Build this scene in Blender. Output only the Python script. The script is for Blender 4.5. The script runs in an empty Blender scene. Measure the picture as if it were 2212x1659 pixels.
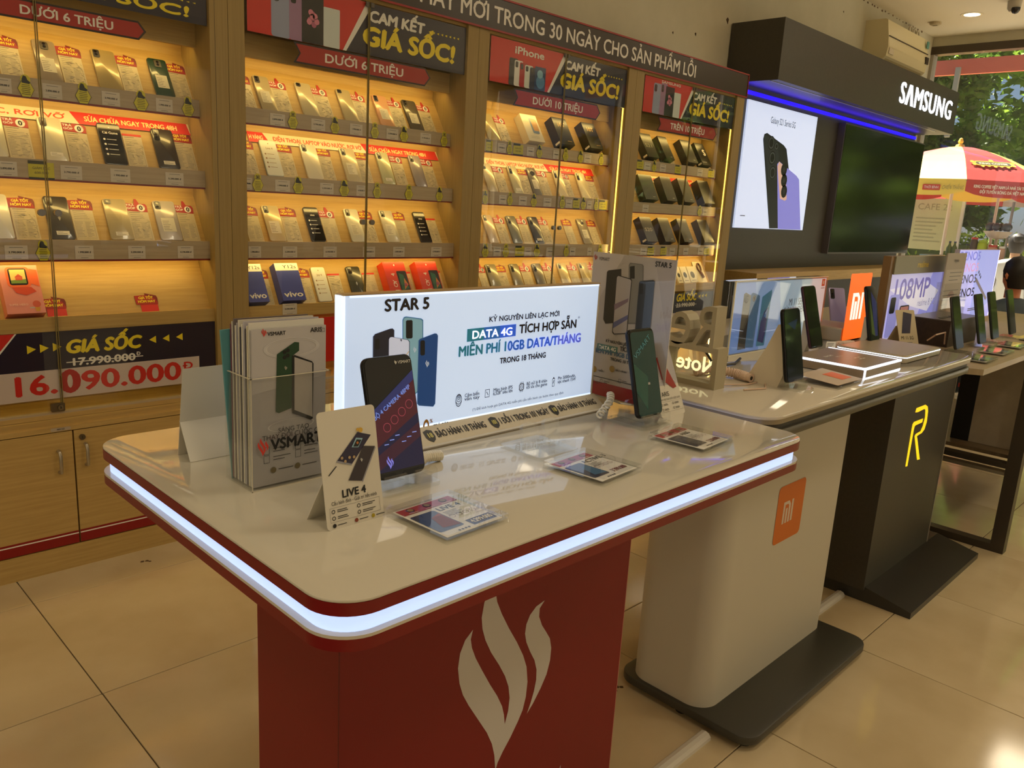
import bpy, bmesh, math, random
from mathutils import Matrix, Vector
SC = bpy.context.scene
COL = SC.collection
random.seed(7)
PI = math.pi
# ------------------------------------------------------------------ camera
F = 1718.08                                   # focal length in pixels of the 2212 x 1659 frame
YAW, PITCH, ROLL, HC = 0.797043, -0.223455, 0.058727, 1.284
_f = Vector((math.sin(YAW)*math.cos(PITCH), math.cos(YAW)*math.cos(PITCH), math.sin(PITCH)))
_r = Vector((math.cos(YAW), -math.sin(YAW), 0)); _u = _r.cross(_f)
R_ = math.cos(ROLL)*_r + math.sin(ROLL)*_u; U_ = -math.sin(ROLL)*_r + math.cos(ROLL)*_u
cam = bpy.data.cameras.new('camera'); cam.sensor_width = 36; cam.lens = 36*F/2212; cam.clip_start = .02; cam.clip_end = 300
camo = bpy.data.objects.new('camera', cam); COL.objects.link(camo); SC.camera = camo
camo.matrix_world = Matrix(((R_.x, U_.x, -_f.x, 0), (R_.y, U_.y, -_f.y, 0), (R_.z, U_.z, -_f.z, HC), (0, 0, 0, 1)))
def ray(px, py): return R_*((px-1106)/F) - U_*((py-829.5)/F) + _f
def at_z(px, py, z): d = ray(px, py); return d*((z-HC)/d.z) + Vector((0, 0, HC))
def at_y(px, py, y): d = ray(px, py); return d*(y/d.y) + Vector((0, 0, HC))
def at_x(px, py, x): d = ray(px, py); return d*(x/d.x) + Vector((0, 0, HC))
def x_at(px, y, z):                            # x of the point of the line (., y, z) seen in column px
    k = (px-1106)/F; c = Vector((0, y, z-HC))
    return (k*_f.dot(c) - R_.dot(c)) / (R_.x - k*_f.x)
# ------------------------------------------------------------------ world, sun, lamps, exposure
SC.view_settings.view_transform = 'Standard'; SC.view_settings.look = 'None'; SC.view_settings.gamma = 1
SC.view_settings.use_curve_mapping = False; SC.cycles.transparent_max_bounces = 40; SC.view_settings.exposure = 0.0
W = bpy.data.worlds.new('world'); SC.world = W; W.use_nodes = True
_n = W.node_tree.nodes; _sky = _n.new('ShaderNodeTexSky'); _sky.sky_type = 'HOSEK_WILKIE'
_sky.sun_direction = Vector((.25, .5, .83)).normalized(); _sky.turbidity = 4
W.node_tree.links.new(_sky.outputs[0], _n['Background'].inputs[0]); _n['Background'].inputs[1].default_value = 2.0
def lamp(name, kind, loc, energy, color, rot=(0, 0, 0), size=1, size_y=None, spread=None):
    l = bpy.data.lights.new(name, kind); l.energy = energy; l.color = color
    if kind == 'AREA':
        l.size = size
        if size_y: l.shape = 'RECTANGLE'; l.size_y = size_y
        if spread: l.spread = spread
    o = bpy.data.objects.new(name, l); o.location = loc; o.rotation_euler = rot; COL.objects.link(o); return o
sun = lamp('sun', 'SUN', (12, 6, 9), 24, (1, .93, .8)); sun.data.angle = .01
sun.rotation_euler = Vector((.25, .5, .83)).to_track_quat('Z', 'Y').to_euler()
WARM = (1, .84, .6)
CEIL = 3.18
for x, y in ((-1.0, .9), (1.9, .2), (4.8, .4), (7.4, .9), (.4, -1.0), (3.6, -1.0), (6.6, -1.0)):   # ceiling panel lamps
    lamp('ceiling_lamp', 'AREA', (x, y, CEIL-.02), 10.5, WARM, (0, 0, 0), .45, .45)
lamp('opposite_fill_lamp', 'AREA', (2.5, -3.9, 1.5), 23, (1, .86, .62), (PI/2, 0, 0), 9, 2.2)  # added fill out of view, lifts upright faces; no showcase stands there
lamp('left_fill_lamp', 'AREA', (-2.5, .4, 1.7), 17, (1, .86, .62), (PI/2, 0, -PI/2), 4.5, 2.2)  # second added fill, unseen at the left wall, to brighten the lintel
# ------------------------------------------------------------------ materials
_M = {}
def lin(c): c = c/255; return c/12.92 if c <= .04045 else ((c+.055)/1.055)**2.4
def M(rgb, rough=.5, metal=0, emit=0, coat=0, name=None):
    key = (rgb, rough, metal, emit, coat)
    if key in _M: return _M[key]
    m = bpy.data.materials.new(name or 'paint_%02x%02x%02x' % tuple(int(v) for v in rgb)); m.use_nodes = True
    b = m.node_tree.nodes['Principled BSDF']; c = (lin(rgb[0]), lin(rgb[1]), lin(rgb[2]), 1)
    b.inputs['Base Color'].default_value = c; b.inputs['Roughness'].default_value = rough; b.inputs['Metallic'].default_value = metal
    if coat: b.inputs['Coat Weight'].default_value = coat; b.inputs['Coat Roughness'].default_value = .03
    if emit: b.inputs['Emission Color'].default_value = c; b.inputs['Emission Strength'].default_value = emit
    _M[key] = m; return m
def grain(rgb1, rgb2, rough=.45, scale=(1.5, 1.5, 40), name='wood', coat=0, bump=0):   # wood with streaks
    key = (rgb1, rgb2, scale, rough, coat)
    if key in _M: return _M[key]
    m = bpy.data.materials.new(name); m.use_nodes = True; nt = m.node_tree; b = nt.nodes['Principled BSDF']
    tc = nt.nodes.new('ShaderNodeTexCoord'); mp = nt.nodes.new('ShaderNodeMapping'); no = nt.nodes.new('ShaderNodeTexNoise'); rp = nt.nodes.new('ShaderNodeValToRGB')
    mp.inputs['Scale'].default_value = scale; no.inputs['Scale'].default_value = 3; no.inputs['Detail'].default_value = 6; no.inputs['Roughness'].default_value = .65
    rp.color_ramp.elements[0].position = .3; rp.color_ramp.elements[1].position = .7
    rp.color_ramp.elements[0].color = tuple(lin(v) for v in rgb1)+(1,); rp.color_ramp.elements[1].color = tuple(lin(v) for v in rgb2)+(1,)
    L = nt.links.new; L(tc.outputs['Object'], mp.inputs[0]); L(mp.outputs[0], no.inputs[0]); L(no.outputs[0], rp.inputs[0]); L(rp.outputs[0], b.inputs['Base Color'])
    b.inputs['Roughness'].default_value = rough
    if coat: b.inputs['Coat Weight'].default_value = coat
    _M[key] = m; return m
def glass(name, tint=(1, 1, 1), refl=1.0, rough=.0, ior=1.5, veil=0):   # clear sheet: passes light, mirrors by Fresnel
    if name in _M: return _M[name]
    m = bpy.data.materials.new(name); m.use_nodes = True; nt = m.node_tree
    for n in list(nt.nodes): nt.nodes.remove(n)
    o = nt.nodes.new('ShaderNodeOutputMaterial'); mx = nt.nodes.new('ShaderNodeMixShader'); t = nt.nodes.new('ShaderNodeBsdfTransparent')
    g = nt.nodes.new('ShaderNodeBsdfGlossy'); fr = nt.nodes.new('ShaderNodeFresnel'); mu = nt.nodes.new('ShaderNodeMath'); mu.operation = 'MULTIPLY'
    fr.inputs[0].default_value = ior; mu.inputs[1].default_value = refl; g.inputs['Roughness'].default_value = rough
    t.inputs[0].default_value = (*tint, 1); L = nt.links.new; ge = nt.nodes.new('ShaderNodeNewGeometry'); iv = nt.nodes.new('ShaderNodeMath'); iv.operation = 'SUBTRACT'; iv.inputs[0].default_value = refl
    L(ge.outputs['Backfacing'], iv.inputs[1]); mu.use_clamp = True; L(iv.outputs[0], mu.inputs[1]); L(fr.outputs[0], mu.inputs[0]); L(mu.outputs[0], mx.inputs[0]); L(t.outputs[0], mx.inputs[1]); L(g.outputs[0], mx.inputs[2])
    last = mx
    if veil:
        d = nt.nodes.new('ShaderNodeBsdfDiffuse'); m2 = nt.nodes.new('ShaderNodeMixShader'); m2.inputs[0].default_value = veil
        L(mx.outputs[0], m2.inputs[1]); L(d.outputs[0], m2.inputs[2]); last = m2
    L(last.outputs[0], o.inputs[0]); _M[name] = m; return m
# ------------------------------------------------------------------ glyphs (built-in font, Vietnamese marks)
_cu = bpy.data.curves.new('glyph', 'FONT'); _cu.size = 1; _cu.resolution_u = 3
_cuo = bpy.data.objects.new('glyph', _cu); COL.objects.link(_cuo)
_G = {}
def _mesh_of(s):
    _cu.body = s; dg = bpy.context.evaluated_depsgraph_get(); dg.update()
    me = bpy.data.meshes.new_from_object(_cuo.evaluated_get(dg)); v = [(p.co.x, p.co.y) for p in me.vertices]
    f = [tuple(p.vertices) for p in me.polygons]; bpy.data.meshes.remove(me); return v, f
_H = max(v[0] for v in _mesh_of('H')[0])
_HORN = {'Ơ': 'O', 'Ớ': 'Ó', 'Ờ': 'Ò', 'Ở': 'Ỏ', 'Ỡ': 'Õ', 'Ợ': 'Ọ', 'ơ': 'o', 'ớ': 'ó', 'ờ': 'ò', 'ở': 'ỏ', 'ỡ': 'õ', 'ợ': 'ọ'}
def glyph(ch):
    if ch in _G: return _G[ch]
    base = 'D' if ch == 'Đ' else 'd' if ch == 'đ' else _HORN.get(ch, ch)
    v, f = _mesh_of(base) if base != ' ' else ([], [])
    adv = max(p[0] for p in _mesh_of(base+'H')[0]) - _H
    v = list(v); f = list(f)
    def poly(pts): n = len(v); v.extend(pts); f.append(tuple(range(n, n+len(pts))))
    if ch == 'Đ': poly([(-.03, .3), (.3, .3), (.3, .37), (-.03, .37)])
    if ch == 'đ': poly([(.2, .56), (.56, .56), (.56, .62), (.2, .62)])
    if ch in _HORN:
        w = max(p[0] for p in v); t = .7 if ch.isupper() else .46
        poly([(w-.16, t-.12), (w-.08, t-.16), (w+.07, t-.04), (w+.09, t+.08), (w, t+.08), (w, t-.0)])
    _G[ch] = (v, f, adv); return _G[ch]
CAP = max(v[1] for v in _mesh_of('H')[0])
# ------------------------------------------------------------------ mesh builder
EPS = .00035
class B:
    def __init__(s): s.v = []; s.f = []; s.m = []; s.mats = []; s.T = None
    def mi(s, m):
        if m not in s.mats: s.mats.append(m)
        return s.mats.index(m)
    def add(s, vs, fs, m):
        n = len(s.v); i = s.mi(m)
        if s.T: vs = [s.T @ Vector(p) for p in vs]
        s.v.extend(tuple(p) for p in vs); s.f.extend(tuple(k+n for k in f) for f in fs); s.m.extend([i]*len(fs)); return s
    def box(s, x0, x1, y0, y1, z0, z1, m):
        return s.add([(x, y, z) for x in (x0, x1) for y in (y0, y1) for z in (z0, z1)],
              [(0, 1, 3, 2), (4, 6, 7, 5), (0, 4, 5, 1), (2, 3, 7, 6), (0, 2, 6, 4), (1, 5, 7, 3)], m)
    def prism(s, pts, a, b, m, ax='z', cap=None):      # polygon pulled along an axis; pts are (x,y) / (x,z) / (y,z)
        mk = {'z': lambda p, t: (p[0], p[1], t), 'y': lambda p, t: (p[0], t, p[1]), 'x': lambda p, t: (t, p[0], p[1])}[ax]
        n = len(pts); vs = [mk(p, a) for p in pts]+[mk(p, b) for p in pts]
        sides = [(i, (i+1) % n, n+(i+1) % n, n+i) for i in range(n)]
        s.add(vs, sides+[tuple(range(n-1, -1, -1)), tuple(range(n, 2*n))], m); return s
    def rslab(s, x0, x1, y0, y1, z0, z1, r, m, ax='z', seg=6, bev=0):   # rounded rectangle slab, edges eased by bev
        def ring(i): return rr(x0+i, x1-i, y0+i, y1-i, max(r-i, .0004), seg)
        if not bev: return s.prism(ring(0), z0, z1, m, ax)
        mk = {'z': lambda p, t: (p[0], p[1], t), 'y': lambda p, t: (p[0], t, p[1]), 'x': lambda p, t: (t, p[0], p[1])}[ax]
        lev = [(bev, z0), (bev*.3, z0+bev*.3), (0, z0+bev), (0, z1-bev), (bev*.3, z1-bev*.3), (bev, z1)]
        vs = []; fs = []
        for i, t in lev: vs += [mk(p, t) for p in ring(i)]
        n = len(vs)//len(lev)
        for k in range(len(lev)-1): fs += [(k*n+i, k*n+(i+1) % n, (k+1)*n+(i+1) % n, (k+1)*n+i) for i in range(n)]
        fs += [tuple(range(n-1, -1, -1)), tuple(range(len(vs)-n, len(vs)))]
        return s.add(vs, fs, m)
    def cyl(s, p0, p1, r0, m, r1=None, seg=16):
        r1 = r0 if r1 is None else r1; p0 = Vector(p0); p1 = Vector(p1); d = (p1-p0).normalized()
        a = d.orthogonal().normalized(); b = d.cross(a); vs = []
        for p, r in ((p0, r0), (p1, r1)): vs += [p+(a*math.cos(2*PI*i/seg)+b*math.sin(2*PI*i/seg))*r for i in range(seg)]
        return s.add(vs, [(i, (i+1) % seg, seg+(i+1) % seg, seg+i) for i in range(seg)]+[tuple(range(seg-1, -1, -1)), tuple(range(seg, 2*seg))], m)
    def tube(s, pts, r, m, seg=8):
        pts = [Vector(p) for p in pts]; vs = []; fs = []; up = None
        for k, p in enumerate(pts):
            d = (pts[min(k+1, len(pts)-1)]-pts[max(k-1, 0)]).normalized()
            a = d.orthogonal().normalized() if up is None else (up-d*up.dot(d)).normalized(); up = a; b = d.cross(a)
            rk = r[k] if isinstance(r, (list, tuple)) else r
            vs += [p+(a*math.cos(2*PI*i/seg)+b*math.sin(2*PI*i/seg))*rk for i in range(seg)]
        for k in range(len(pts)-1): fs += [(k*seg+i, k*seg+(i+1) % seg, (k+1)*seg+(i+1) % seg, (k+1)*seg+i) for i in range(seg)]
        fs += [tuple(range(seg-1, -1, -1)), tuple(range(len(vs)-seg, len(vs)))]
        return s.add(vs, fs, m)
    def lathe(s, prof, c, m, seg=20):                  # prof: (radius, z) from bottom to top
        vs = [(c[0]+r*math.cos(2*PI*i/seg), c[1]+r*math.sin(2*PI*i/seg), c[2]+z) for r, z in prof for i in range(seg)]
        n = len(prof); fs = [(k*seg+i, k*seg+(i+1) % seg, (k+1)*seg+(i+1) % seg, (k+1)*seg+i) for k in range(n-1) for i in range(seg)]
        return s.add(vs, fs+[tuple(range(seg-1, -1, -1)), tuple(range((n-1)*seg, n*seg))], m)
    # flat print in the local XZ plane, facing -Y; layer l stands l*EPS proud
    def poly(s, pts, m, l=1): return s.add([(p[0], -l*EPS, p[1]) for p in pts], [tuple(range(len(pts)))], m)
    def rect(s, u0, v0, u1, v1, m, l=1): return s.poly([(u0, v0), (u1, v0), (u1, v1), (u0, v1)], m, l)
    def rrect(s, u0, v0, u1, v1, r, m, l=1, sk=0): return s.poly([(x+sk*(x-u0), z) if not sk else (x, z+sk*(x-u0)) for x, z in rr(u0, u1, v0, v1, r, 4)], m, l)
    def disc(s, u, v, r, m, l=1, seg=20, ry=None): return s.poly([(u+r*math.cos(2*PI*i/seg), v+(ry or r)*math.sin(2*PI*i/seg)) for i in range(seg)], m, l)
    def ring(s, u, v, r, w, m, l=1, seg=24, ry=None):
        q = (ry or r)/r; a = [(math.cos(2*PI*i/seg), math.sin(2*PI*i/seg)*q) for i in range(seg)]
        return s.add([(u+c*r, -l*EPS, v+d*r) for c, d in a]+[(u+c*(r-w), -l*EPS, v+d*(r-w)) for c, d in a], [(i, (i+1) % seg, seg+(i+1) % seg, seg+i) for i in range(seg)], m)
    def line(s, a, b, w, m, l=1):
        d = Vector((b[0]-a[0], b[1]-a[1])); n = Vector((-d.y, d.x)).normalized()*w/2
        return s.poly([(a[0]+n.x, a[1]+n.y), (a[0]-n.x, a[1]-n.y), (b[0]-n.x, b[1]-n.y), (b[0]+n.x, b[1]+n.y)], m, l)
    def frame(s, u0, v0, u1, v1, w, m, l=1):
        s.rect(u0, v0, u1, v0+w, m, l); s.rect(u0, v1-w, u1, v1, m, l); s.rect(u0, v0+w, u0+w, v1-w, m, l); return s.rect(u1-w, v0+w, u1, v1-w, m, l)
    def text(s, t, u, v, h, m, l=1, w=None, bold=0, shear=0, align='l', cols=None):   # h: cap height; w: forced width
        xs = 0; G = []
        for ch in t: g = glyph(ch); G.append((g, xs)); xs += g[2]
        k = h/CAP; kx = w/xs if w else k
        u0 = u - (xs*kx if align == 'r' else xs*kx/2 if align == 'c' else 0)
        offs = [(0, 0)]
        if bold: b = bold*h; offs = [(b, 0), (-b, 0), (0, b*.7), (0, -b*.7)]
        for i, ((gv, gf, _), gx) in enumerate(G):
            mm = cols[min(len(cols)-1, int(i*len(cols)/len(G)))] if cols else m
            for j, (ox, oy) in enumerate(offs):
                s.add([(u0+(gx+p[0])*kx+ox+shear*p[1]*k, -(l+j*.2)*EPS, v+p[1]*k+oy) for p in gv], gf, mm)
        return s
    def lines(s, u0, u1, v1, v0, n, m, l=1, hh=.0012, seed=0):   # rows of small print
        rd = random.Random(seed)
        for i in range(n):
            v = v1-(v1-v0)*(i+.5)/n; s.rect(u0, v-hh/2, u0+(u1-u0)*rd.uniform(.45, 1), v+hh/2, m, l)
        return s
    def mesh(s, name, smooth=False, bevel=0):
        me = bpy.data.meshes.new(name); me.from_pydata(s.v, [], s.f)
        for m in s.mats: me.materials.append(m)
        me.polygons.foreach_set('material_index', s.m)
        if bevel:
            bm = bmesh.new(); bm.from_mesh(me)
            ed = [e for e in bm.edges if len(e.link_faces) == 2 and e.calc_face_angle(0) > .6]
            bmesh.ops.bevel(bm, geom=ed, offset=bevel, segments=2, affect='EDGES', profile=.6); bm.to_mesh(me); bm.free()
        if smooth:
            me.polygons.foreach_set('use_smooth', [True]*len(me.polygons)); me.set_sharp_from_angle(angle=.7)
        me.update(); return me
    def build(s, name, parent=None, loc=(0, 0, 0), rot=(0, 0, 0), smooth=False, bevel=0):
        return put(name, s.mesh(name, smooth, bevel), parent, loc, rot)
def rr(x0, x1, y0, y1, r, seg=6):
    out = []
    for cx, cy, a in ((x1-r, y0+r, -PI/2), (x1-r, y1-r, 0), (x0+r, y1-r, PI/2), (x0+r, y0+r, PI)):
        out += [(cx+r*math.cos(a+PI/2*i/seg), cy+r*math.sin(a+PI/2*i/seg)) for i in range(seg+1)]
    return out
def put(name, me, parent=None, loc=(0, 0, 0), rot=(0, 0, 0)):
    o = bpy.data.objects.new(name, me); o.location = loc; o.rotation_euler = rot; o.parent = parent; COL.objects.link(o); return o
def tag(o, label, cat, group=None):
    o['label'] = label; o['category'] = cat
    if group: o['group'] = group
    return o
def thing(name, label, cat, loc=(0, 0, 0), rz=0, group=None, rx=0):
    o = bpy.data.objects.new(name, None); o.empty_display_size = .02; o.location = loc; o.rotation_euler = (rx, 0, rz); COL.objects.link(o)
    return tag(o, label, cat, group)
def struct(o): o['kind'] = 'structure'; return o
def stuff(o): o['kind'] = 'stuff'; return o
ORD = ['first', 'second', 'third', 'fourth', 'fifth', 'sixth', 'seventh', 'eighth', 'ninth', 'tenth', 'eleventh', 'twelfth']
# shared paints
WHITE = M((232, 230, 222), .4); CREAM = M((226, 216, 196), .25); RED = M((150, 22, 20), .3); BLACK = M((14, 14, 15), .35)
NAVY = M((26, 20, 44), .35); YEL = M((238, 214, 30), .5); PRED = M((206, 38, 26), .45); PAPER = M((236, 232, 224), .6); INK = M((30, 28, 28), .6)
GREY = M((120, 118, 112), .5); LGREY = M((190, 188, 182), .5); SILVER = M((200, 200, 198), .25, 1); ORANGE = M((238, 112, 22), .4)
OAK = grain((180, 148, 86), (198, 162, 104), .5, (40, 40, 1.6), 'oak_upright')
OAKH = grain((176, 144, 82), (196, 164, 100), .5, (1.6, 30, 40), 'oak_board')
OAKP = grain((146, 122, 70), (162, 138, 84), .55, (45, 45, 1.2), 'oak_pillar')
CLEAR = glass('clear_glass', (.985, .99, .98), 1.0)
ACRYL = glass('clear_acrylic', (.982, .986, .98), 1.1, .02, 1.49, .015)
# ------------------------------------------------------------------ room shell
def tile_mat():
    m = bpy.data.materials.new('polished_tile'); m.use_nodes = True; nt = m.node_tree; b = nt.nodes['Principled BSDF']
    tc = nt.nodes.new('ShaderNodeTexCoord'); oi = nt.nodes.new('ShaderNodeObjectInfo'); ad = nt.nodes.new('ShaderNodeVectorMath'); no = nt.nodes.new('ShaderNodeTexNoise'); rp = nt.nodes.new('ShaderNodeValToRGB')
    sc = nt.nodes.new('ShaderNodeVectorMath'); sc.operation = 'SCALE'; sc.inputs[3].default_value = 3.7
    L = nt.links.new; L(oi.outputs['Location'], sc.inputs[0]); L(sc.outputs[0], ad.inputs[1]); L(tc.outputs['Object'], ad.inputs[0]); L(ad.outputs[0], no.inputs['Vector'])
    no.inputs['Scale'].default_value = 3.2; no.inputs['Detail'].default_value = 5
    rp.color_ramp.elements[0].position = .3; rp.color_ramp.elements[1].position = .72
    rp.color_ramp.elements[0].color = (lin(196), lin(176), lin(138), 1); rp.color_ramp.elements[1].color = (lin(216), lin(198), lin(162), 1)
    L(no.outputs[0], rp.inputs[0]); L(rp.outputs[0], b.inputs['Base Color']); b.inputs['Roughness'].default_value = .1; b.inputs['Specular IOR Level'].default_value = .55
    return m
floor = struct(B().box(-2.6, 9.15, -4, 3.3, -.05, -.004, M((92, 78, 60), .6)).build('floor'))
TM = tile_mat()
_t = B().rslab(.0015, .5985, .0015, .5985, -.006, 0, .002, TM, seg=1, bev=.0012).mesh('tile')
for i in range(-2, 14):
    for j in range(-4, 5):
        x, y = .587+.6*i, .773+.6*(j-1)
        if x+.6 > 9.2 or y > 3.2 or y < -1.1: continue
        put('tile', _t, floor, (x, y, 0))
B().box(-2.6, 9.15, -4, -1.05, -.006, 0, TM).build('plain_tiling', floor)
st = B()
for cx, cy, n, r in ((2.435, 1.065, 14, .028), (1.62, 1.12, 4, .012), (2.4, 1.17, 4, .012), (.95, 2.66, 3, .01)):
    for _ in range(n):
        a = random.uniform(0, 6.28); x = cx+random.gauss(0, r*.7)*1.6; y = cy+random.gauss(0, r*.45); q = random.uniform(.002, .007)
        st.prism([(x+q*math.cos(a+t)*random.uniform(.5, 1.6), y+q*math.sin(a+t)) for t in (0, 1.2, 2.1, 3.3, 4.4, 5.3)], .0002, .0006, M((92, 68, 42), .7))
st.build('floor_stain', floor)
WALLM = grain((200, 194, 170), (210, 203, 180), .8, (1, 1, 1), 'wall_paint')
struct(B().box(-2.6, 9.27, 3.2, 3.35, 0, CEIL, WALLM).build('wall_back'))
struct(B().box(-2.75, -2.6, -4.1, 3.35, 0, CEIL, WALLM).build('wall_left'))
struct(B().box(-2.6, 9.27, -4.15, -4, 0, CEIL, WALLM).build('wall_front'))
ceiling = struct(B().box(-2.6, 9.27, -4, 3.3, CEIL, CEIL+.1, M((240, 228, 202), .8)).build('ceiling'))
# chips in the paint where wall meets ceiling
b = B()
for k in range(26):
    x = 6.9+k*.075+random.uniform(-.03, .03); z = CEIL-random.uniform(.0, .012); q = random.uniform(.004, .016)
    b.box(x, x+q*1.8, 3.196, 3.2, z-q, z, M((120, 96, 66), .8))
for px, py, q in ((1571, 43, .016), (1502, 73, .008), (1453, 70, .006), (1822, 25, .006)):
    p = at_y(px, py, 3.2); b.prism([(p.x-q, p.z), (p.x+q*.6, p.z-q*1.6), (p.x+q, p.z+q*.4), (p.x, p.z+q)], 3.197, 3.2, M((82, 60, 40), .8), 'y')
b.build('paint_chip', bpy.data.objects['wall_back'])
# storefront (x = 9): lintel, glass, mullions
SF = 9.15
wr = struct(B().box(SF, SF+.12, -4, 3.2, 3.085, CEIL, WALLM).build('wall_right'))
struct(B().box(SF-.02, SF+.1, -4, 3.2, 3.01, 3.085, M((74, 62, 48), .5)).build('trim_1'))
struct(B().box(SF-.01, SF+.11, 3.17, 3.2, 0, 3.01, M((168, 160, 146), .6)).build('trim_2'))
for i, (a, c) in enumerate(((1.62, 3.17), (.1, 1.54), (-1.5, .02), (-3.98, -1.58))):
    w = struct(B().box(SF+.03, SF+.038, a, c, .08, 3.01, glass('shop_window', (.96, .97, .95), 1.0, 0, 1.5, .05)).build('window_%d' % (i+1)))  # diffuse veil stands in for hazy reflection on the panes
    B().box(SF, SF+.08, a-.05, a, 0, 3.01, M((150, 140, 124), .5)).build('window_frame', w)
    B().box(SF, SF+.08, a, c, 0, .08, M((150, 140, 124), .5)).build('window_sill', w)
# ------------------------------------------------------------------ wall of glazed display cabinets
YU, YB = 2.858, 2.754
BAYS = [(.24, 1.325, .785, .175, 1.392), (1.454, 2.517, 1.99, 1.392, 2.583), (2.648, 3.702, 3.185, 2.583, 3.774), (3.845, 4.863, 4.365, 3.774, 4.959)]
BAYN = ['leftmost cabinet', 'second cabinet', 'third cabinet', 'cabinet beside wall unit']
ROWS = [(2.955, 1.517, 1.58, 1.76, 3.095), (2.925, 1.268, 1.333, 1.517, 3.05), (2.90, 1.012, 1.082, 1.268, 3.03), (2.875, .787, .8345, 1.012, 3.0)]   # rail y, rail bottom, rail top, light z, board top y
AMBER = (1, .69, .2)
LEDM = M((255, 190, 80), .5, 0, 2.5)
GEDGE = M((126, 112, 66), .25)
RAILM = grain((168, 150, 122), (184, 166, 136), .5, (1.4, 30, 40), 'rail_board')
E_ROW = [.85, .7, .66, .7]
cabs = []
for i, (xa, xb, xs, ua, ub) in enumerate(BAYS):
    t = thing('display_cabinet', 'tall oak cabinet with amber lit phone shelves, '+BAYN[i], 'cabinet', ((ua+ub)/2, 3.0, 0)); cabs.append(t)
    ox, oy = (ua+ub)/2, 3.0
    def part(name, bb, **k): return bb.build(name, t, (-ox, -oy, 0), **k)
    part('side_panel', B().box(ua+.0008, xa, YU, 3.19, .497, 2.06, OAKP))
    part('side_panel', B().box(xb, ub-.0008, YU, 3.19, .497, 2.06, OAKP))
    if i == 0: part('panel_seam', B().box(xb+.018, xb+.0195, YU-.0004, YU, .497, 2.06, M((96, 80, 56), .6)))
    part('back_panel', B().box(xa, xb, 3.17, 3.19, .497, 2.06, OAK))
    part('top_panel', B().box(xa, xb, YU+.015, 3.17, 2.035, 2.06, OAKH))
    part('cornice_panel', B().box(xa, xb, 2.975, 2.99, 1.76, 1.83, OAKH).box(xa, xb, 2.975, 3.12, 1.83, 1.845, OAKH))
    part('floor_panel', B().box(xa, xb, YU, 3.17, .497, .512, OAKH).box(xa, xb, YU, YU+.02, .512, .519, RAILM))
    for k, (ry, z0, z1, lz, ty) in enumerate(ROWS):
        fz = min(z1+.16, lz)
        part('sloping_board', B().prism([(ry+.03, z1-.012), (ty, fz), (ty, lz+.017), (ty+.012, lz+.017), (ty+.012, fz-.01), (ry+.042, z1-.02)], xa, xb, OAKH, 'x'))
        r = part('shelf_rail', B().box(xa, xb, ry, ry+.014, z0, z1, RAILM if k < 3 else OAKH).box(xa, xb, ry+.014, ty, z0+.019, z0+.03, OAKH).box(xa, xb, ry+.014, ry+.05, z1-.016, z1-.004, OAKH))
        if k < 3: B().box(xa, xb, ry-.001, ry, z0, z0+.006, M((116, 10, 10), .4)).build('red_edge', r)
        ly = ROWS[k-1][0]+.024 if k else 2.999
        B().box(xa+.02, xb-.02, ly-.004, ly+.004, lz+.0155, lz+.0185, LEDM).build('light_strip', t, (-ox, -oy, 0))
        lamp('shelf_light', 'AREA', ((xa+xb)/2, ly+.002, lz+.013), E_ROW[k], AMBER, (.42, 0, 0), xb-xa-.06, .012)
    part('lower_board', B().box(xa, xb, 3.05, 3.06, .512, .787, OAKH))
    lamp('lower_light', 'AREA', ((xa+xb)/2, 2.96, .78), .4, AMBER, (-.25, 0, 0), xb-xa-.1, .012)
    if i >= 2:
        part('side_light', B().box(xb-.004, xb, YU+.018, YU+.025, .84, 1.838, M((255, 208, 96), .5, 0, 2.2)))
        lamp('side_lamp', 'AREA', (xb-.006, YU+.03, 1.34), .5, AMBER, (0, PI/2, .0), 1.0, .008)
    for s, (a, c) in enumerate(((xa+.002, xs-.0015), (xs+.0015, xb-.002))):
        d = part('glass_door', B().box(a, c, YU+.002, YU+.007, .52, 2.03, CLEAR))
        e = (c-.0025, c) if s == 0 else (a, a+.0025)
        B().box(e[0], e[1], YU+.0015, YU+.0075, .52, 2.03, GEDGE).build('glass_edge', d)
        zk = 1.17; xk = c-.022 if s == 0 else a+.022
        if i < 3: B().cyl((xk, YU-.012, zk), (xk, YU+.002, zk), .011, M((132, 128, 120), .3, .6)).build('knob', d)
        B().box(xs-.02 if s == 0 else xs+.004, xs-.004 if s == 0 else xs+.02, YU-.002, YU+.002, 2.012, 2.03, M((90, 84, 74), .4, .5)).build('clip', d)
    if i == 0:
        p = at_y(124, 879, YU)
        l = part('door_lock', B().rslab(p.x-.021, p.x+.021, p.z-.014, p.z+.014, YU-.008, YU+.001, .004, M((120, 108, 84), .3, .8), 'y'))
        B().cyl((p.x+.007, YU-.014, p.z), (p.x+.007, YU-.008, p.z), .009, M((140, 128, 104), .25, .9)).box(p.x+.006, p.x+.008, YU-.0145, YU-.014, p.z-.004, p.z+.004, BLACK).build('key_cylinder', l)
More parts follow.
